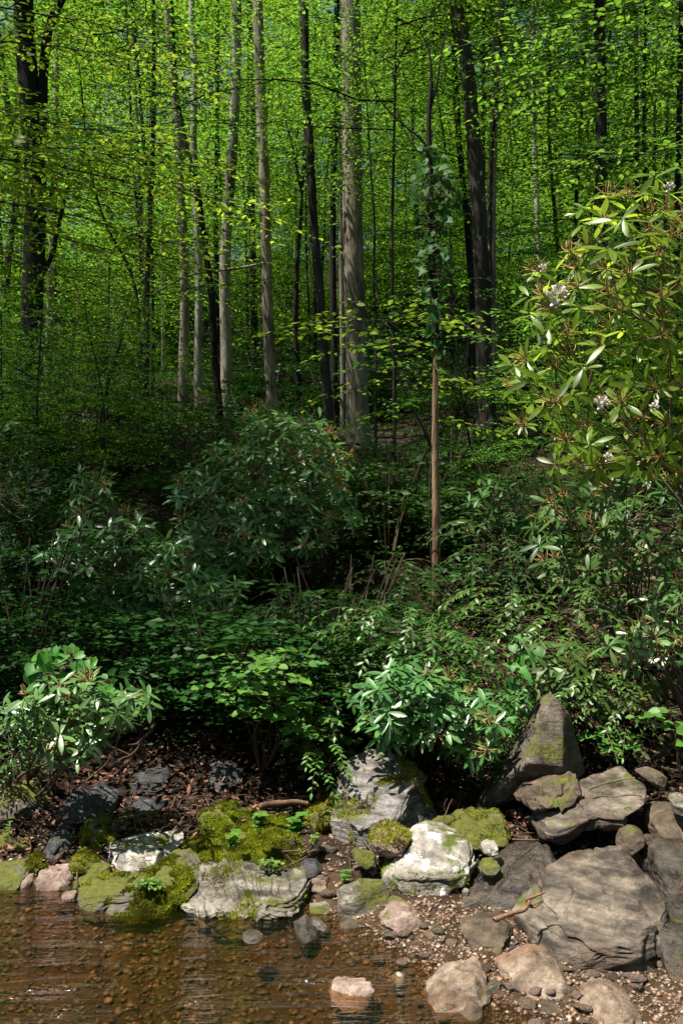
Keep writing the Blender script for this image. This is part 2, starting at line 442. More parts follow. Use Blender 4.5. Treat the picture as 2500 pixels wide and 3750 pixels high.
def earth_mat():
    m, nt = newmat('forest_floor')
    tc = N(nt, 'ShaderNodeTexCoord'); v = tc.outputs['Object']
    n1 = noise(nt, v, 9, 8, .65); n2 = noise(nt, v, 60, 5, .7); n3 = noise(nt, v, 1.2, 3)
    soil = ramp(nt, n1, [(.3, (.012, .008, .005)), (.55, (.035, .02, .012)), (.75, (.08, .044, .028))])
    bed = ramp(nt, n1, [(.3, (.03, .019, .01)), (.5, (.08, .046, .024)), (.7, (.17, .10, .055))])
    bed = mixc(nt, mth(nt, 'MULTIPLY', fr(nt, n3, .45, .7), .6), bed, (.05, .04, .018))
    sp = N(nt, 'ShaderNodeSeparateXYZ'); L(nt, v, sp.inputs[0])
    bed = mixc(nt, mth(nt, 'MULTIPLY', fr(nt, sp.outputs[2], -.1, -.2), .7), bed, (.035, .022, .009))  # deeper bed darkened in its colour, standing in for light lost in water
    f = fr(nt, sp.outputs[2], .06, .0)
    col = mixc(nt, f, soil, bed)
    p = N(nt, 'ShaderNodeBsdfPrincipled'); L(nt, col, p.inputs['Base Color']); p.inputs['Roughness'].default_value = .9
    p.inputs['Specular IOR Level'].default_value = .2
    b = N(nt, 'ShaderNodeBump'); b.inputs['Strength'].default_value = .8; b.inputs['Distance'].default_value = .03
    L(nt, n2, b.inputs['Height']); L(nt, b.outputs[0], p.inputs['Normal'])
    o = N(nt, 'ShaderNodeOutputMaterial'); L(nt, p.outputs[0], o.inputs[0])
    return m
M['earth'] = earth_mat()

def water_mat():
    m, nt = newmat('stream_water')
    tc = N(nt, 'ShaderNodeTexCoord'); mp = N(nt, 'ShaderNodeMapping'); mp.inputs['Scale'].default_value = (1.7, 8.5, 1); mp.inputs['Rotation'].default_value = (0, 0, RAD(-6))
    L(nt, tc.outputs['Object'], mp.inputs[0])
    a = noise(nt, mp.outputs[0], 1.4, 5, .55, 1.6); b_ = noise(nt, mp.outputs[0], 7.5, 3, .5, .8)
    bp = N(nt, 'ShaderNodeBump'); bp.inputs['Strength'].default_value = .6; bp.inputs['Distance'].default_value = .03; L(nt, a, bp.inputs['Height'])
    bq = N(nt, 'ShaderNodeBump'); bq.inputs['Strength'].default_value = .3; bq.inputs['Distance'].default_value = .008; L(nt, b_, bq.inputs['Height']); L(nt, bp.outputs[0], bq.inputs['Normal'])
    t = N(nt, 'ShaderNodeBsdfTransparent'); t.inputs[0].default_value = (.7, .56, .4, 1)
    g = N(nt, 'ShaderNodeBsdfGlossy'); g.inputs['Roughness'].default_value = .07; L(nt, bq.outputs[0], g.inputs['Normal'])
    f = N(nt, 'ShaderNodeFresnel'); f.inputs[0].default_value = 1.36; L(nt, bq.outputs[0], f.inputs['Normal'])
    mx = N(nt, 'ShaderNodeMixShader'); L(nt, mth(nt, 'MULTIPLY', f.outputs[0], 1.8), mx.inputs[0]); L(nt, t.outputs[0], mx.inputs[1]); L(nt, g.outputs[0], mx.inputs[2])
    o = N(nt, 'ShaderNodeOutputMaterial'); L(nt, mx.outputs[0], o.inputs[0])
    return m
M['water'] = water_mat()
# ================================================================== THE SETTING
def build_ground():
    ys = np.concatenate([np.linspace(-40, -2, 20)[:-1], np.linspace(-2, 2.6, 24)[:-1], np.arange(2.6, 7.5, .018), np.geomspace(7.5, 250, 190)])
    u = np.linspace(-1, 1, 340); u = .55 * u + .45 * u ** 3
    X = u[None] * (np.abs(ys)[:, None] * .95 + 2.2); Y = np.repeat(ys[:, None], len(u), 1)
    Z = ground(X, Y)
    V = np.stack([X, Y, Z], -1).reshape(-1, 3); n = len(u)
    i = np.arange(len(ys) - 1)[:, None]; j = np.arange(n - 1)[None]; a = i * n + j
    F = np.stack([a, a + 1, a + n + 1, a, a + n + 1, a + n], -1).reshape(-1, 3)
    g = Geo(); g.add(V, F); o = g.build('ground', M['earth'], smooth=True); tag(o, 'brown leaf-strewn forest floor and stream bed', kind='structure')
    w = Geo(); xs = np.array([-14, 14.]); w.add([(-14, -5, 0), (14, -5, 0), (14, 5.2, 0), (-14, 5.2, 0)], [(0, 1, 2), (0, 2, 3)])
    o = w.build('water', M['water']); tag(o, 'shallow clear brown stream water with low ripples', kind='structure')
build_ground()

# ================================================================== ROCKS
_ico = {}
def ico(n):
    if n not in _ico:
        import bmesh
        bm = bmesh.new(); bmesh.ops.create_icosphere(bm, subdivisions=n, radius=1)
        V = np.array([v.co[:] for v in bm.verts]); F = np.array([[v.index for v in f.verts] for f in bm.faces]); bm.free()
        _ico[n] = (nrm(V), F)
    return _ico[n]

ROCKS = {}
def rock(name, label, t, poly, mat, Y=None, depth=None, cuts=(), seed=0, rough=.05, det=None, strat=0., p=.5, group=None, rand=8, lean=.5, stack=False, dY=0, chips=16):
    rng = np.random.default_rng(seed + len(ROCKS) * 7 + 1)
    P = np.array(poly, float)
    w_px = P[:, 0].max() - P[:, 0].min(); h_px = P[:, 1].max() - P[:, 1].min()
    sc = TILE[t][2] * KS
    k = P[:, 1].argmax(); Yh = hit_ground(t, P[k, 0], P[k, 1] - .06 * h_px)
    if depth is None: depth = min(.55, .42 * w_px * sc * Yh)
    hm = h_px * sc * Yh
    Ya = Yh + lean * hm * .5 + depth * .4
    if Y is None or not stack: Y = Ya + dY
    Q = np.array([at(t, a, b, Y) for a, b in P])[:, [0, 2]]
    # area centroid
    x0, z0 = Q[:, 0], Q[:, 1]; x1, z1 = np.roll(x0, -1), np.roll(z0, -1); cr = x0 * z1 - x1 * z0; A = cr.sum() / 2
    c = np.array([((x0 + x1) * cr).sum(), ((z0 + z1) * cr).sum()]) / (6 * A)
    D = Q - c
    # polar radius by ray / segment intersections
    th = np.linspace(-PI, PI, 361); d = np.stack([np.cos(th), np.sin(th)], -1)
    best = np.zeros(len(th))
    for a, b in zip(D, np.roll(D, -1, 0)):
        e = b - a; den = d[:, 0] * e[1] - d[:, 1] * e[0]
        with np.errstate(all='ignore'):
            tt = (a[0] * e[1] - a[1] * e[0]) / den; uu = (a[0] * d[:, 1] - a[1] * d[:, 0]) / den
        ok = (np.abs(den) > 1e-12) & (tt > 0) & (uu >= -1e-6) & (uu <= 1 + 1e-6)
        best = np.where(ok & (tt > best), tt, best)
    best = np.where(best <= 0, best.max() * .5, best)
    size = max(w_px, h_px) * sc * Y
    if det is None: det = 6 if size > .3 else (5 if size > .08 else 4)
    U, F = ico(det)
    rho = np.sqrt(U[:, 0] ** 2 + U[:, 2] ** 2)
    ang = np.arctan2(U[:, 2], U[:, 0])
    R = np.interp(ang, th, best)
    rp = rho ** p
    V = np.stack([np.cos(ang) * R * rp, depth * np.sign(U[:, 1]) * np.abs(U[:, 1]) ** .75, np.sin(ang) * R * rp], -1)
    allc = list(cuts)
    for _ in range(rand):
        n = rng.normal(size=3); n[1] = -abs(n[1]) * 1.1
        allc.append((*n, rng.uniform(.66, .92)))
    for cx, cy, cz, f in allc:
        n = nrm(np.array([cx, cy, cz])); s = V @ n; o = s.max() * f
        V -= np.maximum(0, s - o)[:, None] * n * .93
    for _ in range(chips if rough < .09 else min(6, chips)):
        n = nrm(rng.normal(size=3) * np.array([1, 1, 1.2])); n[1] = -abs(n[1]); s = V @ n; o = s.max() * rng.uniform(.82, .96)
        V -= np.maximum(0, s - o)[:, None] * n
    # displacement
    nn = nrm(V / np.array([np.abs(V[:, 0]).max(), depth, np.abs(V[:, 2]).max()]) ** 2)
    q = V / size * 2.6 + rng.uniform(0, 50, 3)
    dsp = fbm(q, 6, seed, .55) * size * rough * 1.3
    ridge = (1 - np.abs(fbm(q * 2.1 + 9, 4, seed + 3))) ** 3
    dsp -= ridge * size * rough * .25
    if strat:
        sd = nrm(np.array([.25, -.35, .9])) if strat > 0 else nrm(np.array([-.5, -.3, .75]))
        ly = (V @ sd) / (size * .045) + fbm(q * 1.5, 4, 4) * 1.6
        fr_ = ly - np.floor(ly)
        dsp += (np.abs(fr_ - .5) ** .5 - .5) * size * abs(strat) * .02
        ly = (V @ sd) / (size * .016) + fbm(q * 3, 3, 4) * 1.2; dsp += np.sin(ly * 2 * PI) * size * abs(strat) * .004
    if size > .16 and rough < .1 and 'triangular boulder with dark' not in label:
        base_n = nrm(np.array([.3 * rng.normal(), -.3, .9])); ncr = int(rng.integers(5, 9))
        for c_ in range(ncr):
            cn = nrm(base_n + rng.normal(0, .22, 3)) if c_ % 3 else nrm(np.array([rng.normal(), -.3, .3 * rng.normal()]))
            off = rng.uniform(-.28, .3) * size
            dd = V @ cn - off + fbm(q * 1.6 + c_ * 5, 4, 6) * size * .07
            gate = np.clip(fbm(q * .9 + c_ * 11, 2, 8) * 5 + 1.0, 0, 1)
            dsp -= np.exp(-(dd / (size * .011)) ** 2) * size * .036 * gate
            dsp -= (1 / (1 + np.exp(-dd / (size * .006)))) * size * .028 * gate * (1 if c_ % 2 else -1)
    V = V + nn * dsp[:, None]
    org = np.array([c[0], Y, c[1]])
    W = V + org
    f = 1 + lean * V[:, 2:3] / Y          # the mass leans back: its foot stands nearer than its top
    W = np.concatenate([W[:, :1] * f, W[:, 1:2] + lean * V[:, 2:3], CAM_H + (W[:, 2:] - CAM_H) * f], 1); V = W - org
    g = Geo(); g.add(V + org, F)
    o = g.build(name, M[mat], None, org, smooth=True)
    tag(o, label, 'moss cushion' if name == 'moss_mound' else 'rock', group)
    ROCKS[label] = (o, V + org, F, size, Y)
    return o

TOP = (0, -.55, .85, .45)
U_ = (0, -.8, -.6, .45)
# --- left bank
rock('rock', 'long white quartz-streaked rock on the left bank above the mossy ledge', 'A', [(450,765),(530,742),(700,720),(820,712),(834,745),(815,780),(700,820),(640,850),(620,880),(520,895),(485,840)], 'r_pale', lean=1.0, depth=.12, cuts=[(0,-.7,.75,.5)], strat=.8, rough=.06)
rock('slab', 'large grey streaked slab sloping into the stream with moss at its lower edge', 'A', [(735,1045),(830,995),(870,925),(930,895),(1060,885),(1200,868),(1390,895),(1425,960),(1405,1055),(1335,1120),(1200,1128),(1080,1098),(980,1082),(860,1062)], 'r_grey', lean=1.0, depth=.2, cuts=[(-.1,-.5,.86,.3)], strat=3.4, rand=3, rough=.05, p=.45)
rock('ledge', 'low mossy grey ledge at the water between white rock and streaked slab', 'A', [(330,1025),(380,960),(470,932),(600,935),(700,870),(780,800),(880,780),(930,830),(910,900),(850,980),(760,1045),(600,1030),(450,1035)], 'r_mossy', lean=.9, dY=-.12, depth=.2, cuts=[], strat=1, rough=.07)
rock('moss_mound', 'bright yellow-green moss mound with small plants growing on it', 'A', [(895,760),(950,705),(1060,690),(1130,650),(1200,635),(1300,640),(1385,700),(1400,800),(1370,880),(1250,890),(1100,880),(960,860)], 'r_verymossy', lean=1.2, depth=.2, rough=.16, cuts=[], rand=2, p=.6)
rock('rock', 'brownish moss-coated rock behind the bright moss mound', 'A', [(890,640),(920,590),(1050,575),(1160,610),(1180,670),(1060,700),(930,690)], 'r_verymossy', Y=5.05, depth=.2, rough=.12)
rock('slate', 'broad dark slate slab lying tilted in the leaf litter, left one', 'A', [(548,552),(560,490),(600,440),(650,415),(770,398),(778,430),(745,495),(670,540),(610,552)], 'r_slate', Y=5.75, depth=.2, cuts=[(0,-.8,.6,.25)], strat=1, rough=.03)
rock('slate', 'rounded dark slate slab lying tilted in the leaf litter, right one', 'A', [(918,450),(950,400),(1010,368),(1090,388),(1135,440),(1105,500),(1000,525),(930,512)], 'r_slate', Y=5.8, depth=.2, cuts=[(0,-.8,.6,.25)], strat=1, rough=.03)
rock('slate', 'flat charcoal slate directly below the broad left slate slab', 'A', [(598,560),(610,545),(700,545),(765,560),(760,585),(690,610),(620,632),(600,610)], 'r_slate', Y=5.35, depth=.16, cuts=[(0,-.6,.8,.2)], rough=.03)
rock('slate', 'thin mossy plate of slate above the two flat grey plates', 'A', [(562,672),(575,640),(650,625),(728,615),(732,635),(660,660)], 'r_mossy', Y=5.1, depth=.15, cuts=[(0,-.6,.8,.2)], rough=.03)
rock('slate', 'thin flat grey plate of stone resting above the white rock', 'A', [(530,690),(600,675),(682,668),(684,690),(660,705),(560,712)], 'r_grey', Y=4.95, depth=.14, cuts=[(0,-.5,.85,.2)], rough=.03)
rock('rock', 'wedge-shaped grey block beside the moss mound, above the white rock end', 'A', [(738,702),(790,655),(890,638),(895,692),(870,712),(760,715)], 'r_mossy', Y=4.9, depth=.17, cuts=[(0,-.5,.85,.25)], rough=.03)
rock('rock', 'small reddish flat stone against the edge of the moss mound', 'A', [(885,700),(905,680),(985,685),(990,700),(950,715),(890,718)], 'r_pink', Y=4.85, depth=.08)
rock('rock', 'pale boulder with a yellow mossy cap beside the white rock', 'A', [(370,740),(385,655),(440,640),(480,650),(500,695),(545,708),(540,745),(470,760),(460,790),(410,790)], 'r_mossy', Y=4.85, depth=.18, cuts=[(0,-.5,.8,.5)], rough=.07)
rock('rock', 'dark moss-topped block behind the pale mossy-capped boulder', 'A', [(480,690),(490,640),(590,608),(607,650),(570,675),(540,690)], 'r_mossy', Y=5.15, depth=.15, rough=.05)
rock('rock', 'angular blue-black block standing upright on the left bank', 'A', [(185,800),(212,684),(250,690),(310,735),(322,800),(300,852),(240,845)], 'r_slate', Y=4.7, depth=.14, cuts=[(-.5,-.8,.4,.5),(.7,-.7,.1,.5)], rough=.03)
rock('rock', 'rounded mossy rock between blue-black block and white rock', 'A', [(318,850),(345,795),(400,786),(440,830),(450,880),(400,900),(345,900)], 'r_mossy', Y=4.62, depth=.14, rough=.1)
rock('rock', 'dark craggy mossy lump under the left end of the white rock', 'A', [(335,930),(360,885),(440,850),(500,850),(500,900),(420,940),(370,950)], 'r_verymossy', Y=4.52, depth=.12, rough=.12)
rock('rock', 'small moss-capped rock left of the blue-black block', 'A', [(108,830),(150,798),(200,810),(228,860),(200,890),(125,875)], 'r_verymossy', Y=4.66, depth=.1, rough=.1)
rock('rock', 'small tan stone at the waterline, left of the reddish boulder', 'A', [(80,930),(110,895),(145,890),(155,930),(120,970),(85,962)], 'r_pink', Y=4.42, depth=.08)
rock('rock', 'reddish-brown angular boulder at the waterline on the left', 'A', [(155,900),(215,873),(320,868),(335,930),(290,975),(180,978),(150,950)], 'r_pink', Y=4.46, depth=.16, cuts=[(.3,-.7,.6,.5)], rough=.06)
rock('rock', 'low brown moss-stained rock at the far left of the shoreline', 'A', [(-40,860),(80,850),(128,882),(100,945),(60,980),(-40,985)], 'r_mossy', Y=4.5, depth=.18, cuts=[TOP], rough=.06)
rock('rock', 'wet black shelf of rock breaking the water on the left', 'A', [(52,975),(120,965),(250,972),(262,992),(150,1003),(55,1000)], 'r_wet', Y=4.36, depth=.1, rough=.04)
rock('rock', 'small reddish wet stone at the tip of the mossy ledge', 'A', [(255,1010),(290,970),(350,965),(345,1000),(310,1018)], 'r_pink', Y=4.34, depth=.06)
rock('rock', 'mossy brown boulder at the far left edge, uppermost', 'A', [(-40,740),(-20,690),(40,688),(72,720),(40,752),(-10,760)], 'r_verymossy', Y=4.95, depth=.14, rough=.08)
rock('rock', 'mossy boulder right of the uppermost one at the left edge', 'A', [(50,760),(100,705),(150,722),(135,780),(70,790)], 'r_verymossy', Y=4.9, depth=.12, rough=.08)
rock('rock', 'dim mossy boulder in the shade high on the left bank', 'A', [(-30,560),(60,470),(170,450),(230,520),(200,620),(80,650),(-20,640)], 'r_mossy', Y=5.7, depth=.3, rough=.08)
rock('rock', 'dim dark boulder in the shade behind the blue-black block', 'A', [(230,640),(300,540),(420,500),(520,540),(500,620),(380,660),(260,690)], 'r_slate', Y=5.55, depth=.28, rough=.06)
rock('rock', 'pale flat cobble set in moss in front of the white rock end', 'A', [(735,885),(770,862),(840,850),(858,880),(800,905),(750,905)], 'r_pale', Y=4.36, depth=.07, rough=.05)
rock('rock', 'dark mossy knob hanging over the water between ledge and slab', 'A', [(730,930),(760,895),(810,890),(832,925),(820,985),(770,1010),(740,985)], 'r_verymossy', Y=4.15, depth=.1, rough=.13)
rock('rock', 'small black wet stone standing out of the stream', 'A', [(1102,1172),(1130,1155),(1190,1155),(1214,1175),(1180,1192),(1120,1190)], 'r_wet', stack=True, Y=3.85, depth=.06, rough=.04)
rock('rock', 'flat pale shard lying at the right end of the streaked slab', 'A', [(1398,1045),(1500,1028),(1540,1062),(1480,1092),(1420,1078)], 'r_grey', Y=4.0, depth=.09, cuts=[TOP], rough=.04)
rock('rock', 'narrow upright shard leaning out of the shore stones', 'A', [(1422,1082),(1450,1078),(1525,1150),(1500,1160),(1440,1125)], 'r_grey', Y=3.95, depth=.04, rough=.04)
rock('rock', 'wet dark stone at the foot of the streaked slab in the water', 'A', [(1325,1135),(1400,1090),(1440,1130),(1475,1190),(1400,1210),(1350,1180)], 'r_wet', Y=3.9, depth=.1, rough=.08)
rock('rock', 'grey upright block beside the moss mound at its right', 'A', [(1378,840),(1400,825),(1450,825),(1480,860),(1462,905),(1400,918)], 'r_slate', Y=4.6, depth=.1, rough=.04)
rock('rock', 'small rounded tan stone right of the grey upright block', 'A', [(1415,925),(1440,912),(1495,920),(1520,950),(1490,968),(1440,962)], 'r_tan', Y=4.4, depth=.07)
rock('rock', 'green mossy boulder leaning on the big tilted block', 'A', [(1395,690),(1400,610),(1480,560),(1568,500),(1590,640),(1500,690),(1440,710)], 'r_verymossy', Y=5.05, depth=.2, rough=.06)
rock('rock', 'white stained knob on the lower edge of the streaked slab', 'A', [(1200,1030),(1230,1000),(1280,1010),(1270,1060),(1215,1065)], 'r_pale', Y=3.95, depth=.05, rough=.06)
# --- right bank
rock('boulder', 'big tilted lilac-grey block with a bright sloping top and mossy front', 'B', [(-45,600),(-35,430),(0,375),(60,330),(120,290),(200,300),(290,340),(380,440),(430,560),(455,650),(340,715),(200,800),(0,800),(-40,720)], 'r_block', lean=.5, depth=.34, cuts=[(-.25,-.5,.85,.22),(.8,-.6,.0,.45),(0,-1,-.25,.62)], strat=-.7, rough=.03, rand=0, chips=5, p=.4)
rock('rock', 'round pinkish rock with a moss cap, left above the white boulder', 'B', [(130,728),(165,690),(200,668),(265,665),(332,712),(318,742),(285,790),(245,812),(190,808)], 'r_pink', stack=True, Y=4.6, depth=.14, rough=.06)
rock('rock', 'small moss-streaked tan stone left of the white boulder', 'B', [(38,782),(60,770),(150,792),(165,855),(100,842),(50,812)], 'r_mossy', stack=True, Y=4.5, depth=.08, rough=.05)
rock('boulder', 'big pale boulder spotted with white lichen above the gravel bar', 'B', [(183,900),(202,858),(270,800),(338,730),(400,708),(520,722),(602,750),(642,812),(642,880),(545,948),(430,958),(390,972),(325,1012),(240,972),(195,932)], 'r_lichen', lean=.8, depth=.24, cuts=[(-.1,-.62,.8,.5),(0,-.85,-.5,.5)], rough=.035, rand=2, p=.45)
rock('rock', 'flat green-mossed slab lying behind the white lichen boulder', 'B', [(412,680),(440,648),(600,622),(760,612),(806,620),(806,685),(750,722),(640,742),(570,738),(480,712)], 'r_mossy', stack=True, Y=4.85, depth=.24, cuts=[(0,-.7,.75,.3)], strat=1, rough=.03)
rock('rock', 'small lichen-white stone at the right shoulder of the white boulder', 'B', [(640,750),(670,733),(712,738),(722,780),(670,805),(645,790)], 'r_lichen', stack=True, Y=4.5, depth=.07)
rock('rock', 'small mossy stone beside the right end of the white boulder', 'B', [(648,822),(690,810),(725,832),(705,882),(650,900),(635,870)], 'r_mossy', stack=True, Y=4.4, depth=.08, rough=.09)
rock('rock', 'small pink cobble lodged above the wet bedrock', 'B', [(718,855),(745,840),(770,855),(752,880),(728,882)], 'r_pink', Y=4.3, depth=.04)
rock('boulder', 'tall pointed triangular boulder with dark blotches and mossy flanks', 'B', [(610,640),(690,510),(785,370),(858,240),(915,95),(970,60),(1065,160),(1115,320),(1150,440),(1090,445),(965,445),(890,500),(760,565),(650,618)], 'r_tri', stack=True, Y=5.25, depth=.34, cuts=[(-.75,-.65,.1,.5),(.8,-.6,.1,.4),(.05,-.9,.3,.5),(0,-.8,-.6,.4)], rough=.035, rand=0, chips=0, lean=.3)
rock('rock', 'long brown finger of rock tucked under the triangular boulder', 'B', [(792,545),(830,508),(900,485),(960,465),(1060,440),(1140,430),(1152,452),(1062,500),(920,545),(832,572)], 'r_brown', stack=True, Y=4.95, depth=.2, cuts=[TOP], rough=.04)
rock('boulder', 'long smooth grey-tan boulder with sunlit top and dark hollow beneath', 'B', [(902,690),(928,602),(1000,565),(1120,535),(1200,520),(1300,480),(1392,435),(1452,482),(1440,535),(1370,555),(1300,610),(1280,650),(1200,672),(1080,668),(1010,712),(915,725)], 'r_bed', stack=True, Y=4.8, depth=.36, cuts=[(-.2,-.42,.9,.2),(0,-.85,-.5,.35)], rough=.035, rand=1)
rock('rock', 'small brown stone perched at the upper end of the long boulder', 'B', [(1355,412),(1420,400),(1492,430),(1495,462),(1440,475),(1380,440)], 'r_brown', stack=True, Y=5.0, depth=.12)
rock('boulder', 'huge dark bedrock boulder with a dry grey top and wet lower face', 'B', [(785,1210),(800,1110),(880,1045),(960,900),(1040,840),(1140,812),(1240,795),(1330,860),(1400,980),(1420,1120),(1440,1260),(1440,1400),(1350,1400),(1200,1345),(1050,1290),(900,1250)], 'r_bed', lean=.65, depth=.34, cuts=[(-.3,-.55,.8,.3),(.3,-.9,0,.6)], strat=.5, rough=.05, rand=1, p=.4)
rock('boulder', 'wet striped bedrock behind the driftwood, left of the huge dark boulder', 'B', [(345,1070),(420,1040),(500,1010),(620,950),(720,880),(800,800),(870,775),(940,800),(965,880),(900,1050),(790,1130),(620,1140),(430,1140)], 'r_wet', lean=1.1, depth=.24, cuts=[(-.4,-.9,.2,.5)], strat=-.9, rough=.08, rand=1)
rock('rock', 'brown wedge-shaped boulder on the edge of the gravel bar', 'B', [(538,1130),(640,1112),(700,1098),(768,1088),(788,1150),(722,1245),(640,1238),(580,1255),(565,1200)], 'r_brown', Y=3.92, depth=.16, cuts=[(-.2,-.5,.8,.5)], rough=.05)
rock('rock', 'smooth egg-like pinkish boulder on the gravel below the white boulder', 'B', [(178,1105),(195,1065),(240,1040),(310,1045),(360,1080),(402,1120),(380,1142),(280,1160),(192,1135)], 'r_pink', Y=4.02, depth=.14, rough=.025, rand=2, p=.6)
rock('rock', 'grey block with green moss and a bright facet beside the shards', 'B', [(-20,1070),(-15,985),(80,940),(200,943),(218,1000),(192,1052),(160,1095),(60,1100)], 'r_grey', Y=4.25, depth=.16, cuts=[(.5,-.6,.5,.5)], rough=.06)
rock('rock', 'dark mossy stone wedged under the left end of the white boulder', 'B', [(205,1030),(230,995),(300,1010),(302,1040),(240,1050)], 'r_mossy', Y=4.2, depth=.08, rough=.06)
rock('rock', 'flat slanting brown flagstone left of the smooth pinkish boulder', 'B', [(-10,1105),(10,1092),(60,1100),(125,1142),(90,1162),(0,1150)], 'r_brown', Y=4.0, depth=.08, cuts=[TOP])
rock('boulder', 'dark wet boulder at the right edge, level with the huge bedrock top', 'B', [(1398,800),(1440,775),(1495,758),(1620,750),(1640,940),(1510,985),(1410,975)], 'r_wet', stack=True, Y=4.4, depth=.3, rough=.06)
rock('rock', 'upright brown stone with a dark notch right of the long boulder', 'B', [(1268,760),(1288,692),(1340,668),(1382,680),(1385,740),(1345,802),(1285,812)], 'r_brown', stack=True, Y=4.55, depth=.12)
rock('boulder', 'brown triangular boulder with a glossy wet foot at the right', 'B', [(1388,700),(1420,640),(1455,598),(1530,568),(1620,600),(1640,730),(1480,735)], 'r_brown', stack=True, Y=4.75, depth=.25, cuts=[(0,-.6,.75,.4)])
rock('rock', 'grey rounded stone at the right edge on the brown boulder', 'B', [(1518,545),(1560,520),(1620,525),(1630,600),(1535,610)], 'r_grey', stack=True, Y=4.65, depth=.12)
rock('boulder', 'black wet ledge low on the right edge beside the huge boulder', 'B', [(1388,1000),(1480,985),(1640,950),(1650,1090),(1480,1085),(1400,1050)], 'r_wet', stack=True, Y=4.2, depth=.25)
rock('boulder', 'dark mossy boulder in the lower right edge shadow', 'B', [(1400,1120),(1500,1082),(1640,1060),(1660,1400),(1450,1345),(1408,1220)], 'r_wet', Y=3.9, depth=.3, rough=.05)
rock('rock', 'mossy brown boulder on the upper right slope', 'B', [(1308,140),(1330,40),(1420,0),(1470,30),(1440,100),(1380,170)], 'r_mossy', Y=6.1, depth=.25)
rock('boulder', 'large weathered boulder at the right edge under the shrubs', 'B', [(1440,40),(1500,-40),(1640,-60),(1660,110),(1560,120),(1470,90)], 'r_brown', Y=6.0, depth=.3)
rock('ledge', 'brown layered ledge on the upper right slope below the mossy boulder', 'B', [(1230,120),(1310,140),(1450,170),(1580,180),(1570,215),(1400,210),(1280,180)], 'r_soil', Y=5.8, depth=.2, strat=1.5)
rock('ledge', 'second brown ledge down on the right slope', 'B', [(1330,260),(1450,215),(1640,200),(1640,270),(1480,300),(1380,300)], 'r_soil', Y=5.6, depth=.2, strat=1.5)
rock('ledge', 'third brown ledge on the right slope above the perched stone', 'B', [(1300,350),(1360,300),(1480,295),(1500,330),(1420,390),(1340,395)], 'r_soil', Y=5.35, depth=.18, strat=1.2)
rock('rock', 'flat reddish flagstone on the path of soil at the right', 'B', [(1470,500),(1510,470),(1560,480),(1565,505),(1500,515)], 'r_pink', Y=5.0, depth=.08)
rock('rock', 'thin reddish flagstone just below the other on the right soil', 'B', [(1475,545),(1500,515),(1550,515),(1555,530),(1500,552)], 'r_pink', Y=4.9, depth=.07)
# --- gravel bar
rock('boulder', 'bright rounded sandstone boulder nearest on the gravel bar', 'B', [(714,1392),(738,1340),(830,1290),(900,1273),(980,1275),(1012,1310),(1048,1400),(1072,1455),(1040,1495),(930,1475),(780,1455),(738,1445)], 'r_tan', Y=3.62, depth=.2, cuts=[(-.2,-.6,.8,.5),(0,-.85,-.4,.6)], rough=.035, rand=3)
rock('rock', 'craggy hollowed tan rock left of the bright sandstone boulder', 'B', [(378,1480),(400,1420),(450,1368),(520,1345),(600,1330),(660,1330),(688,1380),(692,1445),(640,1485),(560,1500),(500,1500),(440,1525),(400,1525)], 'r_tan', Y=3.5, depth=.16, rough=.12)
rock('rock', 'rounded brown-grey rock at the bottom edge below the craggy rock', 'B', [(488,1600),(500,1520),(522,1470),(600,1460),(652,1492),(665,1600)], 'r_brown', Y=3.3, depth=.11, rough=.04)
rock('rock', 'pitted brown rock at the bottom edge right of the sandstone boulder', 'B', [(1095,1600),(1100,1520),(1122,1450),(1180,1408),(1260,1430),(1342,1470),(1370,1600)], 'r_tan', Y=3.35, depth=.15, rough=.13)
rock('rock', 'flat dark flagstone wedged below the bright sandstone boulder', 'B', [(888,1492),(960,1480),(1062,1520),(1055,1552),(930,1535)], 'r_brown', Y=3.4, depth=.08, cuts=[TOP])
rock('rock', 'white quartz cobble lying in the shallow water', 'B', [(224,1362),(260,1335),(300,1350),(296,1386),(240,1392)], 'r_pale', Y=3.55, depth=.035, rough=.05)
rock('rock', 'small square blue-grey cobble below the white quartz cobble', 'B', [(230,1395),(268,1388),(272,1420),(238,1424)], 'r_slate', Y=3.5, depth=.02, rough=.03)
rock('rock', 'orange-brown rock half out of the shallow stream', 'B', [(-90,1470),(-40,1400),(50,1385),(130,1378),(148,1420),(100,1472),(20,1482),(-60,1485)], 'r_pink', Y=3.52, depth=.1, cuts=[(-.3,-.6,.7,.4)], rough=.07)
rock('slate', 'stack of thin black slate beside the brown wedge boulder', 'B', [(718,1245),(760,1222),(850,1218),(895,1245),(800,1285),(740,1275)], 'r_slate', Y=3.8, depth=.1, strat=3, rough=.05)
rock('rock', 'flat dark brown stone on the gravel right of the smooth boulder', 'B', [(365,1150),(420,1142),(485,1160),(488,1185),(420,1180)], 'r_brown', Y=3.92, depth=.06)
rock('rock', 'small tan cobble in front of the brown wedge boulder', 'B', [(570,1270),(600,1250),(640,1262),(625,1285),(585,1285)], 'r_tan', Y=3.75, depth=.035)
rock('rock', 'round dark cobble between the slate stack and the wedge boulder', 'B', [(672,1268),(690,1245),(722,1252),(724,1280),(690,1290)], 'r_slate', Y=3.74, depth=.03)
rock('rock', 'small greyish cobble right of the slate stack', 'B', [(905,1250),(925,1225),(955,1235),(958,1258),(920,1262)], 'r_pink', Y=3.82, depth=.03)

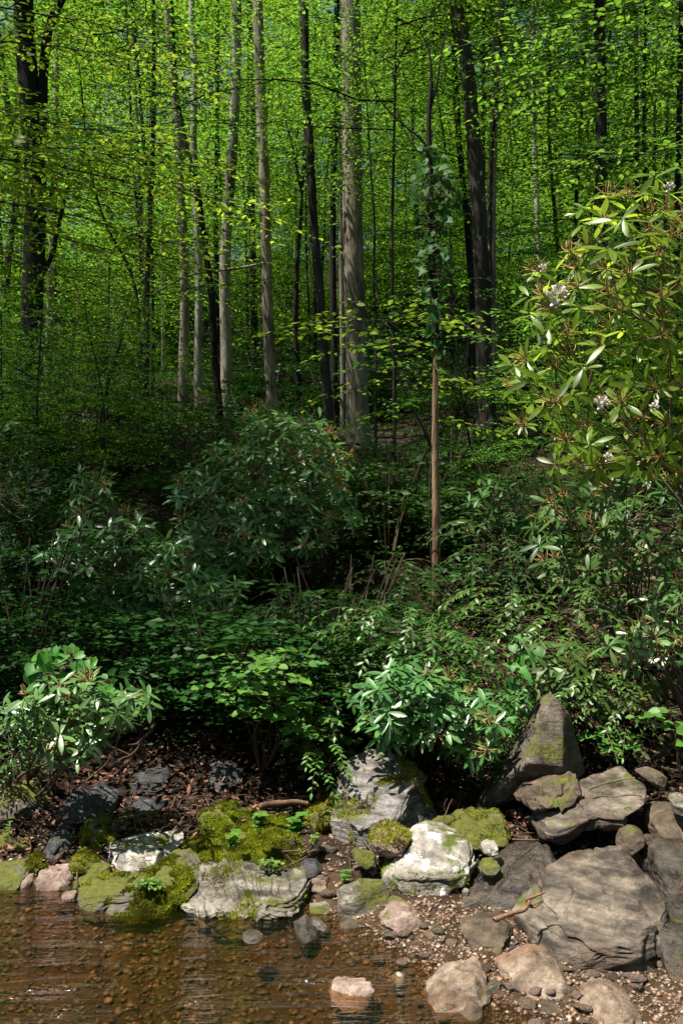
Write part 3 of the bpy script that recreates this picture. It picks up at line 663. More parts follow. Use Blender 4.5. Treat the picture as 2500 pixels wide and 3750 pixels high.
for lab_, poly_, m_ in [
    ('flat black slate shard on top of the wet striped bedrock', [(770,775),(800,755),(850,760),(880,775),(840,790),(790,792)], 'r_slate'),
    ('thin dark shard beside the foot of the long boulder', [(850,765),(905,750),(950,758),(930,780),(870,785)], 'r_slate'),
    ('brown angular chunk wedged right of the huge dark boulder top', [(1330,820),(1370,790),(1420,810),(1425,860),(1380,890),(1345,870)], 'r_brown'),
    ('brown chunk between the huge dark boulder and the lower black ledge', [(1390,1120),(1420,1080),(1470,1100),(1460,1170),(1410,1180)], 'r_brown'),
    ('rust-brown block in the joint at the lower right of the huge boulder', [(1345,1180),(1412,1165),(1430,1250),(1410,1330),(1360,1300)], 'r_brown'),
    ('dark angular block at the foot of the huge boulder', [(1080,1275),(1150,1250),(1230,1290),(1210,1335),(1120,1330)], 'r_wet'),
    ('tan chip of stone lying in the dark hollow left of the long boulder', [(820,640),(860,615),(900,630),(885,665),(840,670)], 'r_tan'),
    ('grey chip wedged between the white boulder and the striped bedrock', [(552,960),(570,938),(592,955),(588,1000),(565,1005)], 'r_grey'),
    ('angular stone at the very right edge above the black ledge', [(1490,700),(1540,680),(1620,700),(1620,770),(1520,780)], 'r_wet'),
    ('large brown boulder beyond the right edge of the pile', [(1640,900),(1720,780),(1860,760),(1960,860),(1980,1020),(1800,1080),(1660,1040)], 'r_brown'),
    ('wet grey boulder farthest right beside the gravel', [(1690,1180),(1780,1090),(1920,1080),(2020,1180),(2000,1300),(1800,1330)], 'r_wet'),
    ('mossy rock past the right edge above the brown boulder', [(1680,700),(1740,620),(1860,610),(1920,690),(1850,740),(1730,750)], 'r_mossy')]:
    rock('rock', lab_, 'B', poly_, m_, rough=.05, p=.4)

# small cobbles strewn over the bar: individuals that share one look
def cobbles():
    rng = np.random.default_rng(5)
    meshes = []
    U, F = ico(4)
    for k in range(6):
        V = U * np.array([1, rng.uniform(.6, .95), rng.uniform(.35, .6)])
        for _ in range(7):
            n = nrm(rng.normal(size=3)); s = V @ n; V = V - np.maximum(0, s - s.max() * rng.uniform(.6, .88))[:, None] * n * .95
        V = V + nrm(V) * fbm(V * 2 + k * 9, 4, k)[:, None] * .09
        meshes.append(V)
    mats = ['r_pink', 'r_tan', 'r_brown', 'r_pink', 'r_grey', 'r_tan', 'r_pink']
    lab = {'r_pink': 'small pinkish cobble among the gravel at the stream edge', 'r_tan': 'small tan cobble among the gravel at the stream edge',
           'r_brown': 'small brown cobble among the gravel at the stream edge', 'r_slate': 'small dark slate cobble among the gravel at the stream edge', 'r_grey': 'small grey cobble among the gravel at the stream edge'}
    cache = {}
    n = 0
    while n < 130:
        if n < 95:
            x = rng.uniform(.1, 1.3); y = rng.uniform(3.15, 4.05)
        else:
            x = rng.uniform(-1.6, .1); y = rng.uniform(4.3, 4.9)
        z = gz(x, y)
        if z < -.05: continue
        k = n % 6; m = mats[n % 7]; key = (k, m)
        s = rng.uniform(.014, .036) * (1.1 if n < 95 else 1.4)
        if key not in cache:
            g = Geo(); g.add(meshes[k], F); o = g.build('cobble', M[m], smooth=True); cache[key] = o
        else:
            o = cache[key].copy(); SC.collection.objects.link(o)
        o.location = (x, y, z + s * .15); o.scale = (s, s, s); o.rotation_euler = (rng.uniform(-.3, .3), rng.uniform(-.3, .3), rng.uniform(0, 6))
        tag(o, lab[m], 'stone', 'small cobbles along the stream edge')
        n += 1
cobbles()

def scatter_pebbles(name, label, n, xr, yr, zr, s0, s1, seed):
    rng = np.random.default_rng(seed)
    U, F = ico(1)
    x = rng.uniform(*xr, n); y = rng.uniform(*yr, n); z = ground(x, y)
    ok = (z > zr[0]) & (z < zr[1]); x, y, z = x[ok], y[ok], z[ok]; n = len(x)
    s = s0 + (s1 - s0) * rng.random(n) ** 3.2
    sc = np.stack([rng.uniform(.7, 1.3, n), rng.uniform(.6, 1., n), rng.uniform(.3, .65, n)], -1)
    V = U[None] * sc[:, None] * (1 + rng.uniform(-.3, .25, (n, len(U), 1)))
    a = rng.uniform(0, 2 * PI, n); t = rng.normal(0, .3, n)
    c, q = np.cos(a)[:, None], np.sin(a)[:, None]
    X = V[..., 0] * c - V[..., 1] * q; Y = V[..., 0] * q + V[..., 1] * c; Z = V[..., 2] + X * t[:, None]
    W = np.stack([X, Y, Z], -1) * s[:, None, None] + np.stack([x, y, z + s * .1], -1)[:, None]
    T = (np.arange(n)[:, None, None] * len(U) + F[None]).reshape(-1, 3)
    g = Geo(); g.add(W.reshape(-1, 3), T, np.repeat(rng.random(n), len(U)))
    o = g.build(name, M['bed_pebble' if 'bed' in name else 'pebble']); tag(o, label, kind='stuff')
scatter_pebbles('gravel', 'reddish tan gravel of the small bar at the stream edge', 50000, (-.3, 3.6), (2.6, 4.25), (-.04, .3), .0028, .015, 1)
scatter_pebbles('stream_bed_gravel', 'rusty pebbles on the bed of the shallow stream', 30000, (-3.2, 1.7), (2.3, 4.5), (-.4, -.005), .004, .024, 2)
scatter_pebbles('bank_rubble', 'small broken stones between the bank boulders', 8000, (-3.4, 3.6), (4.2, 5.3), (0, .6), .005, .022, 3)

def litter():
    rng = np.random.default_rng(8); g = Geo()
    n = 30000
    x = rng.uniform(-3.6, 4.2, n); y = rng.uniform(4.7, 8.5, n)
    m = fbm(np.stack([x * 2, y * 2, x * 0], -1), 3, 3) + np.clip((y - 4.8) * 1.2, -.3, 1) > 0
    x, y = x[m], y[m]; z = ground(x, y); n = len(x)
    pos = np.stack([x, y, z + .008 + rng.random(n) * .035], -1)
    d = rng.normal(size=(n, 3)); d[:, 2] *= .35; nn = rng.normal(size=(n, 3)) * .5 + np.array([0, -.1, 1])
    leaves(g, leaf_tpl([(.2, .2), (.5, .26), (.8, .14)], -.12, .3), pos, d, nn, rng.uniform(.018, .055, n), rng.random(n))
    o = g.build('leaf_litter', M['litter']); tag(o, 'brown and reddish dead leaves covering the bank', kind='stuff')
    g = Geo(); n = 420
    x = rng.uniform(-2.3, 2.4, n); y = rng.uniform(4.6, 7, n); a = rng.uniform(0, PI, n); l = rng.uniform(.08, .4, n)
    u = np.linspace(-.5, .5, 5)
    P = np.stack([x[:, None] + np.cos(a)[:, None] * l[:, None] * u, y[:, None] + np.sin(a)[:, None] * l[:, None] * u, np.zeros((n, 5))], -1)
    P[..., 2] = ground(P[..., 0], P[..., 1]) + .02 + rng.uniform(0, .025, (n, 5))
    tubes(g, P, np.repeat(rng.uniform(.0015, .005, n)[:, None], 5, 1), 4)
    o = g.build('twig_litter', M['twig']); tag(o, 'thin dry twigs strewn over the bank', kind='stuff')
litter()

# ---- moss tufts growing on rocks (part of the rock)
def moss_on(label, n, size, thr=-.1, minz=.15, seed=1, mask=None):
    o, V, F, sz, Y = ROCKS[label]
    rng = np.random.default_rng(seed)
    a, b, c = V[F[:, 0]], V[F[:, 1]], V[F[:, 2]]
    nr = np.cross(b - a, c - a); ar = np.linalg.norm(nr, axis=1); nr = nrm(nr)
    w = ar * ((nr[:, 2] > minz) & (nr[:, 1] < .6))
    k = rng.choice(len(F), n * 3, p=w / w.sum())
    r1, r2 = rng.random((2, len(k), 1)); f = r1 + r2 > 1; r1 = np.where(f, 1 - r1, r1); r2 = np.where(f, 1 - r2, r2)
    p = a[k] + r1 * (b[k] - a[k]) + r2 * (c[k] - a[k]); q = nr[k]
    m = fbm(p / sz * 5 + 3, 4, seed) > thr
    if mask is not None: m &= mask(p)
    p, q = p[m][:n], q[m][:n]
    n = len(p)
    if n == 0: return
    # humps of fluff
    hump = np.clip(fbm(p * 22, 2, 4), -.2, 1)[:, None] * .015
    d = nrm(q + rng.normal(size=(n, 3)) * .75)
    g = Geo(); leaves(g, T_SIMPLE, p + q * hump, d, rng.normal(size=(n, 3)), size * rng.uniform(.5, 1.4, n), np.clip(.5 + fbm(p * 16 + 7, 3, 6) * 1.6 + rng.normal(0, .12, n), 0, 1), .8)
    m = g.build('moss', M['moss'], o, o.location[:])
moss_on('bright yellow-green moss mound with small plants growing on it', 42000, .014, -.35)
moss_on('brownish moss-coated rock behind the bright moss mound', 9000, .013, -.1)
moss_on('low mossy grey ledge at the water between white rock and streaked slab', 15000, .012, .02)
moss_on('large grey streaked slab sloping into the stream with moss at its lower edge', 8000, .01, .16)
moss_on('big tilted lilac-grey block with a bright sloping top and mossy front', 8000, .011, .14)
moss_on('pale boulder with a yellow mossy cap beside the white rock', 5000, .011, .0, .3)
moss_on('round pinkish rock with a moss cap, left above the white boulder', 3000, .011, -.3, .5, mask=lambda p: p[:, 2] > p[:, 2].max() - .05)
moss_on('green mossy boulder leaning on the big tilted block', 5000, .012, 0)
moss_on('big pale boulder spotted with white lichen above the gravel bar', 3500, .009, .0, -.2, mask=lambda p: p[:, 2] < p[:, 2].min() + .13)
moss_on('flat green-mossed slab lying behind the white lichen boulder', 3500, .009, .05)
moss_on('small moss-capped rock left of the blue-black block', 2500, .012, -.2)
moss_on('dark mossy knob hanging over the water between ledge and slab', 4000, .012, -.3)
moss_on('rounded mossy rock between blue-black block and white rock', 3000, .011, -.05)

# ---- driftwood, log, twigs
def stick(name, label, t, pts, Y, r0, r1, mat, forks=(), cat='branch', dY=0):
    g = Geo()
    P = np.array([at(t, a, b, Y + dY * k / max(1, len(pts) - 1)) for k, (a, b) in enumerate(pts)])
    S = spline(P, 40); rr = np.linspace(r0, r1, 40) * (1 + .22 * fbm(np.arange(40)[:, None] * np.array([[.6, 0, 0]]), 3, 2))
    tubes(g, S, rr, 8)
    for f in forks:
        Q = spline(np.array([at(t, a, b, Y + (dY if f[0][0] > pts[0][0] else 0)) for a, b in f]), 20)
        tubes(g, Q, np.linspace(r1 * 1.1, r1 * .45, 20) * (1 + .25 * fbm(np.arange(20)[:, None] * np.array([[.7, 0, 0]]), 3, 5)), 7)
    o = g.build(name, M[mat], None, P[0], smooth=True); tag(o, label, cat)
    return o
stick('driftwood', 'reddish barkless driftwood branch lying against the huge dark boulder', 'B', [(700,1092),(740,1075),(790,1058),(840,1042),(858,1015),(862,1000)], 3.72, .010, .007, 'wood_pale',
      [[(850,1020),(850,1000),(880,985),(935,962)], [(850,1015),(880,1030),(900,1020),(915,1005),(925,1012)], [(790,1058),(770,1075),(755,1088)]], 'driftwood', .1)
stick('fallen_branch', 'thin brown dead branch arching down the shaded left bank', 'A', [(715,185),(690,225),(655,260),(635,300),(600,335),(560,350),(545,370),(548,395)], 5.5, .010, .006, 'rtwig', [[(655,260),(630,280),(590,285)], [(635,300),(665,310),(700,330)], [(600,335),(570,320),(500,290)]])
stick('fallen_log', 'short reddish-brown rotting log behind the bright moss mound', 'A', [(1190,572),(1240,558),(1300,552),(1360,548),(1415,556)], 5.0, .017, .012, 'bark_orange', cat='log')
stick('twig', 'pale thin twig lying from the smooth boulder across the gravel', 'B', [(395,1142),(440,1110),(480,1075),(497,1062)], 3.9, .003, .002, 'wood_pale', cat='twig')
stick('twig', 'white leaning twig in front of the dark gap behind the big block', 'B', [(455,640),(480,600),(495,560),(508,535)], 4.9, .0035, .002, 'wood_pale', [[(480,600),(470,570),(485,530)]], cat='twig')
stick('twig', 'long dry stick lying on the soil above the long boulder', 'B', [(1135,490),(1200,465),(1270,448),(1345,436)], 4.85, .005, .003, 'rtwig', cat='twig')
# ================================================================== PLANTS
def inpoly(pts, poly):
    x, y = pts[:, 0], pts[:, 1]; c = np.zeros(len(pts), bool)
    P = np.array(poly, float); Q = np.roll(P, -1, 0)
    for (x0, y0), (x1, y1) in zip(P, Q):
        if y0 == y1: continue
        c ^= ((y0 > y) != (y1 > y)) & (x < (x1 - x0) * (y - y0) / (y1 - y0) + x0)
    return c

def polypts(rng, poly, n, mind):
    P = np.array(poly, float); lo, hi = P.min(0), P.max(0); out = []
    tries = 0
    while len(out) < n and tries < 60:
        c = rng.uniform(lo, hi, (n * 4, 2)); c = c[inpoly(c, poly)]
        for q in c:
            if not out or np.min(np.sum((np.array(out) - q) ** 2, 1)) > mind ** 2:
                out.append(q)
                if len(out) >= n: break
        tries += 1; mind *= .93
    return np.array(out)

def whorls(g, rng, C, A, leaf, tpl=T_RHODO, m=(6, 11), el=(-.6, .5), rnd0=0., flat=.35):
    for c, a in zip(C, A):
        a = a / np.linalg.norm(a); k = rng.integers(*m)
        e1 = nrm(np.cross(a, [0.1, .9, .3])); e2 = np.cross(a, e1)
        th = np.arange(k) * 2 * PI / k + rng.uniform(-.25, .25, k) + rng.uniform(0, 6)
        el_ = rng.uniform(el[0], el[1], k)
        rad = np.cos(th)[:, None] * e1 + np.sin(th)[:, None] * e2
        d = rad * np.cos(el_)[:, None] + a * np.sin(el_)[:, None]
        n = a * np.cos(el_)[:, None] - rad * np.sin(el_)[:, None] + rng.normal(0, .2, (k, 3))
        leaves(g, tpl, c + rad * .006 + rng.normal(0, .006, (k, 3)), d, n, leaf * rng.uniform(.6, 1.12, k), np.clip(rng.normal(.5 + rnd0, .27, k), 0, 1))

def twigs(g, rng, C, base, r0, nh=None, back=.25):
    """base -> hubs -> cluster centres"""
    C = np.asarray(C); n = len(C); nh = nh or max(4, n // 4)
    H = C[rng.choice(n, min(nh, n), replace=False)]; ctr = C.mean(0)
    H = H + (base - H) * rng.uniform(.15, .35, (len(H), 1)) + np.array([0, .06, -.03])
    for h in H:
        mid = (base + h) / 2 + rng.normal(0, .10, 3) * np.linalg.norm(h - base)
        S = spline([base, mid, h], 12); tubes(g, S, np.linspace(r0, r0 * .35, 12), 6)
    k = np.argmin(((C[:, None] - H[None]) ** 2).sum(-1), 1)
    P0 = H[k]; L_ = np.linalg.norm(C - P0, axis=1)[:, None]
    mid = (P0 + C) / 2 + rng.normal(0, .12, C.shape) * L_ + np.array([0, 0, -.08]) * L_
    u = np.linspace(0, 1, 7)[None, :, None]
    P = P0[:, None] * (1 - u) ** 2 + 2 * u * (1 - u) * mid[:, None] + C[:, None] * u ** 2
    tubes(g, P, np.repeat(np.linspace(r0 * .35, r0 * .16, 7)[None], len(C), 0), 5)

# templates for flower parts
def seed_template():
    rng = np.random.default_rng(3); g = Geo()
    for _ in range(13):
        d = nrm(rng.normal(size=3) * .55 + np.array([0, 0, .8])); e = d * .9 + np.array([rng.normal(0, .25), rng.normal(0, .25), .25])
        tubes(g, spline([(0, 0, 0), d * .55, e], 5), np.array([.03, .028, .028, .045, .02]), 4, [rng.random()])
    return g
def flower_template():
    rng = np.random.default_rng(4); g = Geo(); n = 60
    d = nrm(rng.normal(size=(n, 3)) + np.array([0, -.2, .3]))
    c = d * .55
    leaves(g, T_ROUND, c, nrm(d + rng.normal(size=(n, 3)) * .8), d + rng.normal(size=(n, 3)) * .3, rng.uniform(.4, .6, n), rng.random(n))
    return g
_sm = seed_template(); _fm = flower_template()
_sproto = []; _fproto = []
def put_small(proto, geo, name, mat, parent, loc, s, ax):
    if not proto:
        o = geo.build(name, mat); me = o.data; bpy.data.objects.remove(o); proto.append(me)
    o = bpy.data.objects.new(name, proto[0]); SC.collection.objects.link(o); o.parent = parent
    o.location = np.asarray(loc) - np.array(parent.location); o.scale = (s, s, s)
    o.rotation_euler = Vector([float(q) for q in ax]).to_track_quat('Z', 'Y').to_euler()
    return o

def rhodo(name, label, poly, Y, depth, n, leaf, base, mat='rhodo', seeds=.3, seed=1, flowers=(), t='G', cat='shrub', gap=1., rnd0=0., lean=-.45, r0=.012, tilt=0):
    rng = np.random.default_rng(seed)
    ar = abs(sum(a[0] * b[1] - a[1] * b[0] for a, b in zip(poly, poly[1:] + poly[:1]))) / 2
    pts = polypts(rng, poly, n, gap * .8 * math.sqrt(ar / n))
    pc = pts.mean(0)
    dy = rng.uniform(-1, 1, len(pts)) * depth * .5
    C = np.array([at(t, a, b, Y + q) for (a, b), q in zip(pts, dy)])
    c0 = C.mean(0); ext = C.std(0) * 1.7 + .05
    A = (C - c0) / ext * .55 + np.array([0, lean, .95]) + rng.normal(0, .28, C.shape)
    b = at(t, base[0], base[1], Y + (base[2] if len(base) > 2 else .1)); b[2] = min(b[2], C[:, 2].max()); zg = gz(b[0], b[1])
    b[2] = zg - .02
    root = empty(name, b, label, cat)
    g = Geo(); whorls(g, rng, C, A, leaf, rnd0=rnd0); g.build('leaves', M[mat], root, b)
    g = Geo(); twigs(g, rng, C - nrm(A) * .02, b, r0); g.build('branches', M['rtwig'], root, b, True)
    for c, a in zip(C, A):
        if rng.random() < seeds:
            put_small(_sproto, _sm, 'seed_head', M['seed'], root, c, leaf * rng.uniform(.5, .72), a)
    for fx, fy, fs in flowers:
        c = at(t, fx, fy, Y - depth * .5 - .12); put_small(_fproto, _fm, 'flower_cluster', M['flower'], root, c, fs, (0, -.3, 1))
    return root

# the big sunlit rhododendron at the upper right
rhodo('rhododendron', 'tall sunlit rhododendron at the right with white flowers and seed heads',
      [(1165,850),(1210,760),(1200,690),(1185,640),(1240,610),(1290,640),(1310,590),(1290,540),(1330,480),(1400,430),(1450,400),(1568,385),(1700,390),(1860,520),(1900,900),(1780,1120),(1680,1080),(1560,1090),(1500,1060),(1400,1100),(1270,1085),(1255,1000),(1190,970),(1180,920)],
      5.6, 1.1, 165, .14, (1900, 1700, .9), 'rhodo_sun', .5, 11, [(1277, 680, .062), (1380, 925, .04), (1395, 1050, .025), (1245, 615, .022), (1535, 430, .03), (1500, 935, .025)], r0=.015, gap=1.0, lean=-.8)
rhodo('rhododendron', 'broad shaded rhododendron with brown seed heads in the middle of the bank',
      [(400,1110),(470,1050),(500,1020),(560,1010),(550,950),(620,930),(680,975),(750,950),(760,1010),(810,1060),(780,1120),(830,1190),(760,1210),(740,1290),(660,1270),(640,1350),(560,1310),(500,1360),(420,1290),(350,1290),(420,1200)],
      8.2, 1.7, 440, .115, (640, 1480, .4), 'rhodo_mid', .26, 12, [(560,1195,.022),(640,1180,.02)], lean=-.3, rnd0=.25)
rhodo('rhododendron', 'shaded rhododendron with pale twigs left of the broad one',
      [(110,1270),(150,1180),(170,1090),(240,1080),(260,1150),(330,1200),(440,1280),(560,1330),(540,1400),(440,1430),(350,1480),(250,1440),(190,1380),(130,1310)],
      7.4, 1.5, 300, .115, (380, 1560, .4), 'rhodo_mid', .2, 13, [(210,1308,.02)], lean=-.3, rnd0=.15)
rhodo('rhododendron', 'low rhododendron glowing in the sun at the left above the dark bank',
      [(0,1620),(60,1590),(120,1560),(200,1560),(250,1600),(330,1585),(350,1620),(290,1670),(230,1690),(180,1740),(110,1720),(20,1690)],
      4.95, .5, 74, .10, (60, 1760, .7), 'rhodo_mid', .15, 14, rnd0=.2)
rhodo('rhododendron', 'sunlit low rhododendron hanging over the big tilted block',
      [(830,1590),(880,1540),(930,1500),(1010,1510),(1030,1570),(1100,1600),(1160,1650),(1150,1710),(1110,1740),(1050,1740),(1000,1690),(900,1720),(860,1680)],
      5.3, .5, 120, .108, (1010, 1790, .6), 'rhodo_mid', .12, 15, rnd0=.15)
rhodo('rhododendron', 'sunlit small rhododendron above the tip of the triangular boulder',
      [(1190,1540),(1230,1480),(1320,1470),(1430,1550),(1440,1610),(1380,1640),(1310,1620),(1200,1590)],
      5.75, .5, 44, .115, (1310, 1760, .5), 'rhodo', .1, 16, rnd0=.1)
rhodo('rhododendron', 'yellow-green rhododendron sprigs at the right edge above the slope',
      [(1430,1460),(1490,1380),(1540,1340),(1640,1340),(1660,1520),(1560,1530),(1470,1540),(1380,1490)],
      5.6, .6, 40, .125, (1580, 1640, .3), 'rhodo_mid', .4, 17)
rhodo('rhododendron', 'shaded rhododendron under the tall sunlit one at the right',
      [(1220,1180),(1300,1110),(1400,1100),(1500,1090),(1600,1100),(1780,1130),(1860,1300),(1700,1420),(1560,1400),(1400,1420),(1290,1360),(1230,1260)],
      6.6, 1.1, 150, .13, (1450, 1600, .5), 'rhodo', .2, 18)
rhodo('rhododendron', 'small dark rhododendron between the rotten stem and the right shrubs',
      [(1060,1160),(1090,1100),(1150,1090),(1210,1150),(1190,1230),(1090,1250)], 8.2, .6, 20, .14, (1150, 1400, .4), 'rhodo', .1, 19)
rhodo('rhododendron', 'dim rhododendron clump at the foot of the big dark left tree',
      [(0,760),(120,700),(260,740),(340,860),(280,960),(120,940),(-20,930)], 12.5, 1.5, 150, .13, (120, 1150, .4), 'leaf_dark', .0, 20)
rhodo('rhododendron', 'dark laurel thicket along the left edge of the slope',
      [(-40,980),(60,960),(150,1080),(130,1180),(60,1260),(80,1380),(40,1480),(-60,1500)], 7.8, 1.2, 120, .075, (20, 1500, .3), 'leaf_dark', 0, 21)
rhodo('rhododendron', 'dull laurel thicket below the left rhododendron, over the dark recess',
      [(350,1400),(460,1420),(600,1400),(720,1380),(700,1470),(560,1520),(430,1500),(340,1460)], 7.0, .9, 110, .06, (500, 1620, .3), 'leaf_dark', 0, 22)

# ---- shrubs of drooping leafy sprays, round-leaved shrubs, vines
def sprayshrub(name, label, poly, Y, depth, n, leaf, base, mat, kind, seed, t='G', cat='shrub', r0=.006, gap=.8, rnd0=0.):
    rng = np.random.default_rng(seed)
    ar = abs(sum(a[0] * b[1] - a[1] * b[0] for a, b in zip(poly, poly[1:] + poly[:1]))) / 2
    pts = polypts(rng, poly, n, gap * .8 * math.sqrt(ar / n)); n = len(pts)
    C = np.array([at(t, a, b, Y + rng.uniform(-.5, .5) * depth) for a, b in pts])
    b = at(t, base[0], base[1], Y + (base[2] if len(base) > 2 else .1)); b[2] = gz(b[0], b[1]) - .02
    root = empty(name, b, label, cat)
    g = Geo(); gb = Geo()
    c0 = C.mean(0)
    if kind == 'heart':
        nn = rng.normal(0, .35, (n, 3)) + np.array([0, -.75, .75]); d = rng.normal(0, .5, (n, 3)) + np.array([0, -.5, -.6])
        leaves(g, T_HEART, C, d, nn, leaf * rng.uniform(.6, 1.15, n), np.clip(rng.normal(.55 + rnd0, .25, n), 0, 1))
        o = C[np.argsort(C[:, 2])]
        for k in range(0, n - 1):
            j = max(0, k - rng.integers(1, 4)) if k else 0
            if j != k: tubes(gb, spline([o[j], (o[j] + o[k]) / 2 + rng.normal(0, .02, 3) + [0, .02, -.02], o[k]], 6), np.full(6, .0022), 4)
        tubes(gb, spline([b, (b + o[0]) / 2 + rng.normal(0, .04, 3), o[0]], 10), np.full(10, .004), 5)
    elif kind == 'round':
        for c in C:
            az = rng.uniform(0, 2 * PI); ax = np.array([math.cos(az), math.sin(az) - .4, -.05]); ax /= np.linalg.norm(ax)
            m = rng.integers(4, 8); tt = np.linspace(.1, 1, m)
            pos = c + ax * (tt[:, None] * leaf * 2.6); sd = np.where(np.arange(m) % 2, 1, -1)[:, None]
            lat = nrm(np.cross(ax, [0, 0, 1]))
            d = ax * .6 + lat * sd + rng.normal(0, .15, (m, 3)); d[-1] = ax
            nv = np.array([0, -.35, 1]) + rng.normal(0, .22, (m, 3))
            leaves(g, T_ROUND, pos, d, nv, leaf * rng.uniform(.7, 1.15, m), np.clip(rng.normal(.5 + rnd0, .25, m), 0, 1))
            tubes(gb, np.array([c - ax * .05, c + ax * leaf * 2.6]), np.full(2, .0015)[None][0], 4)
        twigs(gb, rng, C, b, r0)
    else:  # drooping two-ranked sprays
        for c in C:
            out = (c - c0); out[2] = 0; out = nrm(out + rng.normal(0, .15, 3) + np.array([0, -.12, 0])); out[2] = rng.uniform(.0, .5); out = nrm(out)
            Ls = leaf * rng.uniform(4, 6.5); u = np.linspace(0, 1, 7)[:, None]
            S = c + out * u * Ls + np.array([0, 0, -1.]) * u ** 2 * Ls * .55
            m = rng.integers(9, 14); tt = np.linspace(.08, 1, m)
            pos = np.stack([np.interp(tt, u[:, 0], S[:, q]) for q in range(3)], -1)
            tg = nrm(np.gradient(pos, axis=0)); lat = nrm(np.cross(tg, [0, 0, 1.])); sd = np.where(np.arange(m) % 2, 1, -1)[:, None]
            d = tg * .7 + lat * sd * .85 + rng.normal(0, .1, (m, 3)); d[-1] = tg[-1]
            nv = np.cross(lat, tg) * 1. + rng.normal(0, .18, (m, 3))
            leaves(g, T_LANCE, pos, d, nv, leaf * rng.uniform(.75, 1.1, m) * (1 - .25 * tt), np.clip(rng.normal(.5 + rnd0, .22, m), 0, 1), 1.15)
            tubes(gb, S, np.linspace(.0022, .001, 7), 4)
        twigs(gb, rng, C, b, r0)
    g.build('leaves', M[mat], root, b); gb.build('stems', M['rtwig'], root, b, True)
    return root

sprayshrub('vine', 'heart-leaved vine climbing over the sunlit left rhododendron', [(60,1530),(90,1490),(150,1480),(210,1500),(230,1540),(290,1590),(290,1640),(240,1640),(170,1590),(90,1590),(70,1560)], 5.05, .3, 74, .064, (150, 1740, .5), 'heart', 'heart', 31, cat='vine')
sprayshrub('vine', 'heart-leaved vine dangling beside the triangular boulder', [(1160,1470),(1210,1450),(1240,1500),(1200,1560),(1250,1610),(1230,1660),(1160,1700),(1150,1790),(1100,1800),(1110,1700),(1160,1620)], 5.42, .2, 46, .06, (1190, 1830, .3), 'heart', 'heart', 32, cat='vine')
sprayshrub('vine', 'broad heart-leaved vine wrapped around the dead tree', [(965,330),(1010,340),(1045,420),(1060,480),(1030,520),(1015,560),(1040,600),(1025,660),(1010,730),(1015,800),(1005,880),(990,800),(980,720),(965,640),(950,600),(960,560),(960,500),(940,450),(950,400)], 7.7, .5, 200, .075, (1000, 1400, .3), 'vine_dark', 'heart', 33, cat='vine')
sprayshrub('shrub', 'round-leaved shrub in the sun left of the leafy tangle', [(495,1530),(540,1490),(640,1490),(690,1500),(700,1530),(680,1600),(690,1680),(620,1640),(540,1620),(500,1580)], 5.5, .5, 52, .058, (600, 1780, .3), 'heart', 'round', 34)
sprayshrub('shrub', 'round-leaved shrub by the mossy block, lower in the tangle', [(640,1650),(690,1620),(760,1640),(780,1720),(720,1770),(660,1740)], 5.5, .35, 26, .06, (720, 1830, .4), 'heart', 'round', 35)
sprayshrub('shrub', 'small round-leaved plant in the shade right of the triangular boulder', [(1340,1660),(1400,1650),(1440,1700),(1440,1740),(1390,1750),(1350,1700)], 5.5, .25, 10, .055, (1400, 1800, .2), 'heart', 'round', 36)
sprayshrub('shrub', 'round-leaved sprig at the right edge over the soil slope', [(1520,1640),(1560,1620),(1620,1640),(1620,1700),(1540,1700)], 5.2, .2, 8, .06, (1600, 1740, .2), 'heart', 'round', 37)
sprayshrub('shrub', 'drooping glossy shrub above the mossy side of the big block', [(690,1560),(760,1500),(850,1480),(880,1540),(830,1600),(820,1700),(760,1740),(730,1660)], 5.8, .5, 60, .055, (800, 1800, .4), 'leuco', 'hang', 38)
sprayshrub('shrub', 'fern-like drooping yellow-green sprays beside the big tilted block', [(730,1690),(770,1680),(770,1750),(740,1790),(700,1770)], 5.3, .2, 7, .05, (760, 1850, .3), 'heart', 'hang', 39, rnd0=.3)
sprayshrub('shrub', 'drooping leafy shrub behind the low rhododendron, middle of the tangle', [(820,1400),(900,1380),(1000,1420),(1060,1440),(1100,1500),(1100,1600),(1000,1560),(900,1500),(830,1480)], 5.9, .7, 80, .06, (980, 1720, .4), 'leuco', 'hang', 40)
sprayshrub('shrub', 'drooping shrub with bright arching shoots in front of the dark slope', [(1090,1350),(1150,1330),(1220,1370),(1300,1340),(1400,1350),(1460,1430),(1420,1500),(1300,1480),(1200,1460),(1100,1420)], 6.2, .7, 84, .06, (1280, 1680, .4), 'leuco', 'hang', 41)
sprayshrub('shrub', 'glossy drooping shrub right of the triangular boulder tip', [(1290,1560),(1400,1540),(1470,1600),(1470,1680),(1420,1700),(1340,1640),(1290,1640)], 5.6, .4, 50, .05, (1400, 1780, .3), 'leuco', 'hang', 42)
sprayshrub('shrub', 'small-leaved bush behind the heart vine and the low rhododendron', [(1020,1560),(1100,1540),(1220,1560),(1200,1640),(1150,1700),(1100,1660)], 5.6, .4, 60, .045, (1150, 1830, .2), 'leuco', 'hang', 43)
sprayshrub('shrub', 'tiny-leaved bush at the lower left edge below the rhododendron', [(-30,1640),(60,1640),(120,1700),(180,1740),(80,1780),(-30,1790)], 5.15, .4, 60, .035, (20, 1840, .3), 'leuco', 'hang', 44)
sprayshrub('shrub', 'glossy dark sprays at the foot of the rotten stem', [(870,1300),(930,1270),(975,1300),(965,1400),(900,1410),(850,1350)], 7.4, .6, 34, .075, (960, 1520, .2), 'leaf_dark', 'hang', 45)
sprayshrub('shrub', 'glossy dark sprays above the round-leaved shrub', [(640,1340),(760,1360),(840,1440),(800,1520),(700,1500),(640,1430)], 6.8, .7, 70, .065, (740, 1620, .2), 'leaf_dark', 'hang', 46)
